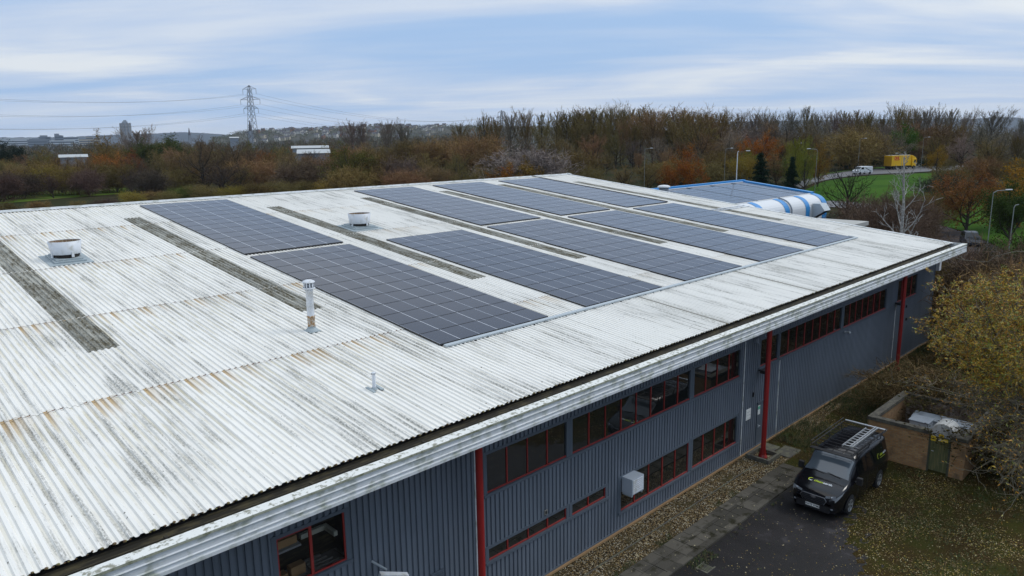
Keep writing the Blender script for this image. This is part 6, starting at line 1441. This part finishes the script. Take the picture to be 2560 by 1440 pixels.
def block(nm, lb, px0, px1, yt, D, dep, mt, z0=0, roofm='far grey', extra=()):
    a = bearing(px0, D); b_ = bearing(px1, D); zt_ = ztop((px0+px1)/2, yt, D); dv = b_-a; L = dv.length; an = math.atan2(dv.y, dv.x); o = thing(nm, lb, 'building', (a.x, a.y, 0), an); W = Matrix.Translation((a.x, a.y, 0)) @ Matrix.Rotation(an, 4, 'Z')
    mb = MB(); mb.box(0, L, 0, dep, 0, zt_); ob('wall', mb, MATS[mt], o, W); mb = MB(); mb.box(-.4, L+.4, -.4, dep+.4, zt_, zt_+.8*D/1500); ob('roof', mb, MATS[roofm], o, W)
    z = zt_*.55
    while z < zt_-2: mb = MB(); mb.box(L*.04, L*.96, -.15, -.02, z, z+1.6); ob('window_band', mb, MATS['far glass'], o, W); z += 3.6
    for e0, e1, et in extra:
        mb = MB(); mb.box(L*e0, L*e1, dep*.2, dep*.8, zt_, ztop((px0+px1)/2, et, D)); ob('roof_block', mb, MATS[mt], o, W)
    return o
mat('far pale', (.50, .54, .58), .7); mat('far cream', (.46, .42, .36), .7)
block('office_building', 'long pale low building at the left edge of the skyline', -20, 78, 347, 1500, 60, 'far pale', roofm='far white')
block('office_building', 'dark domed-looking office block on the left skyline', 66, 118, 350, 1400, 30, 'far grey', extra=((.1, .9, 346),))
block('office_building', 'brown-roofed building with a raised middle on the left skyline', 96, 126, 343, 1500, 30, 'far grey', extra=((.1, .75, 338),))
block('office_building', 'grey stepped block with a tall left corner on the left skyline', 136, 158, 340, 1450, 24, 'far grey', extra=((0, .55, 334), (.55, .85, 338)))
block('office_building', 'wide pale grey block right of the stepped one', 156, 196, 344, 1500, 30, 'far pale', extra=((.2, .9, 342),))
block('office_building', 'low white block in front of the stepped one', 122, 186, 352, 1300, 30, 'far pale', roofm='far white')
block('office_building', 'small pale block between the stepped one and the tower block', 214, 232, 343, 1700, 30, 'far cream')
block('office_building', 'low cream block at the foot of the skyline left of the orange-brown tree', 186, 250, 348, 1600, 30, 'far cream')
def shed(lb, px0, px1, yr, ye, D, dep):
    a = bearing(px0, D); b_ = bearing(px1, D); ze_ = ztop(px0, ye, D); zr = ztop((px0+px1)/2, yr, D+dep/2); dv = b_-a; L = dv.length; an = math.atan2(dv.y, dv.x); o = thing('warehouse', lb, 'warehouse', (a.x, a.y, 0), an); W = Matrix.Translation((a.x, a.y, 0)) @ Matrix.Rotation(an, 4, 'Z')
    mb = MB(); mb.box(0, L, 0, dep, 0, ze_); ob('wall', mb, MATS['far grey'], o, W)
    mb = MB(); mb.add([(-.5, -.5, ze_), (L+.5, -.5, ze_), (L+.5, dep/2, zr), (-.5, dep/2, zr), (L+.5, dep+.5, ze_), (-.5, dep+.5, ze_)], [(0, 1, 2, 3), (3, 2, 4, 5)]); mb.add([(0, 0, ze_), (0, dep, ze_), (0, dep/2, zr), (L, 0, ze_), (L, dep, ze_), (L, dep/2, zr)], [(0, 2, 1), (3, 4, 5)]); ob('roof', mb, MATS['warehouse roof'], o, W)
for px_, D_, py_ in ((135, 296, 396), (160, 298, 393), (185, 297, 394), (212, 296, 392), (735, 250, 386), (765, 252, 385), (795, 251, 384), (822, 250, 382)): one('B%d' % (px_ % 4), px_, D_, py_, vcol(BR), 'brown bare tree before the %s white warehouse, %s' % ('left' if px_ < 300 else 'centre', {135: 'left end', 160: 'left of its middle', 185: 'right of its middle', 212: 'right end', 735: 'left end', 765: 'left of its middle', 795: 'right of its middle', 822: 'right end'}[px_]), 1.3)
shed('white warehouse roof in the trees on the left', 142, 210, 386, 394, 310, 16); shed('upper white warehouse roof in the trees left of centre', 728, 818, 364, 371, 330, 14); shed('lower white warehouse roof in the trees left of centre', 742, 820, 373, 384, 262, 18)
shed('small white roof at the foot of the pylon', 574, 596, 342, 345, 800, 20)
# pylons
def pylon(px, D, lb, dirv, zs):
    p = bearing(px, D); o = thing('electricity_pylon', lb, 'pylon', (p.x, p.y, 0)); u = Vector((-dirv.y, dirv.x, 0)).normalized(); v = Vector((dirv.x, dirv.y, 0)).normalized(); k = zs; R_b = .13*max(1, D/520)
    Wt = [(0, 4.0), (12, 2.9), (24, 2.1), (33, 1.6), (42, 1.25), (48.5, .9), (51, .15)]
    mb = MB(); C = lambda z, sx, sy: (u*sx+v*sy)*interp(Wt, z)+Vector((0, 0, z*k))
    lv = [0, 6, 11.5, 16.5, 21, 25, 29, 33, 36.3, 39.3, 42, 45.3, 48.6, 51]
    for sx in (1, -1):
        for sy in (1, -1): mb.tube([C(z, sx, sy) for z in lv], R_b, 4, cap=False)
    for z0, z1 in zip(lv, lv[1:]):
        for (a, b_) in (((1, 1), (1, -1)), ((1, -1), (-1, -1)), ((-1, -1), (-1, 1)), ((-1, 1), (1, 1))):
            mb.tube([C(z0, *a), C(z1, *b_)], R_b*.6, 3, cap=False); mb.tube([C(z0, *b_), C(z1, *a)], R_b*.6, 3, cap=False)
    ob('lattice', mb, MATS['steel lattice'], o, Matrix.Translation((p.x, p.y, 0))); att = []
    for z, hw in ((48.6, 5.0), (42, 7.3), (36.3, 5.5)):
        mb = MB()
        for s_ in (1, -1):
            tip = u*s_*hw+Vector((0, 0, z*k))
            for sy in (1, -1): mb.tube([C(z, s_, sy), tip], R_b*.8, 4, cap=False); mb.tube([C(z+1.9, s_, sy), tip], R_b*.7, 4, cap=False)
            att.append((s_, Vector((p.x, p.y, 0))+tip+Vector((0, 0, -3.1*k))))
        ob('cross_arm', mb, MATS['steel lattice'], o, Matrix.Translation((p.x, p.y, 0)))
        mb = MB()
        for s_ in (1, -1): tip = u*s_*hw+Vector((0, 0, z*k)); mb.tube([tip, tip+Vector((0, 0, -3.1*k))], R_b*.9, 5)
        ob('insulator', mb, MATS['steel lattice'], o, Matrix.Translation((p.x, p.y, 0)))
    return p, att
p2v = bearing(1255, 1010); p1v = bearing(633, 517); dirv = (p2v-p1v).normalized()
q1, at1 = pylon(633, 517, 'tall lattice electricity pylon on the left skyline', dirv, 1.0)
q2, at2 = pylon(1255, 1010, 'faint distant pylon among the poplars on the skyline', dirv, 1.03)
nms = ['upper', 'upper', 'middle', 'middle', 'lower', 'lower']
for i, ((s_, a), (s2, b_)) in enumerate(zip(at1, at2)):
    sd_ = 'near-side' if s_ > 0 else 'far-side'
    mb = MB(); n = 40; pts_ = []
    for k in range(n+1): u = k/n; q = a.lerp(b_, u); q.z -= 4*13*u*(1-u); pts_.append(q)
    mb.tube(pts_, [.05+.07*k/n for k in range(n+1)], 3, cap=False); tag(ob('power_line', mb, MATS['cable']), '%s %s power line right of the pylon' % (nms[i], sd_), 'power line', 'power lines')
    mb = MB(); e = a-Vector((dirv.x, dirv.y, 0))*350; pts_ = []
    for k in range(n+1): u = k/n; q = a.lerp(e, u); q.z -= 4*11.5*u*(1-u); pts_.append(q)
    mb.tube(pts_, .05, 3, cap=False); tag(ob('power_line', mb, MATS['cable']), '%s %s power line left of the pylon' % (nms[i], sd_), 'power line', 'power lines')
# ================================================================ haze
m = bpy.data.materials.new('haze'); m.use_nodes = True; t = m.node_tree; t.nodes.clear(); o_ = N(t, 'ShaderNodeOutputMaterial'); pv = N(t, 'ShaderNodeVolumePrincipled'); pv.inputs['Color'].default_value = (.62, .74, .92, 1); pv.inputs['Density'].default_value = .00005; pv.inputs['Anisotropy'].default_value = 0.
t.links.new(pv.outputs[0], o_.inputs['Volume'])
mb = MB(); mb.box(-3100, 9100, -3100, 9100, -8, 190)
if HAZE: struct('haze', mb, m, kind='stuff')
ORD = ['leftmost', 'second from left', 'third from left', 'fourth from left', 'fifth from left', 'sixth from left', 'seventh from left', 'eighth from left']
dup = {}
for px, o in ROWTREES: dup.setdefault(o['label'], []).append((px, o))
for lb, L in dup.items():
    if len(L) > 1:
        for k, (px, o) in enumerate(sorted(L, key=lambda a: a[0])): o['label'] = lb+', '+ORD[min(k, 7)]
for o in bpy.data.objects:
    if 'label' in o and len(o['label'].split()) > 16: print('LONG', o.name, o['label'])
SC.cycles.volume_bounces = 0; SC.cycles.max_bounces = 6; SC.cycles.transparent_max_bounces = 8
print('trees', TREECOUNT[0], 'objects', len(bpy.data.objects))
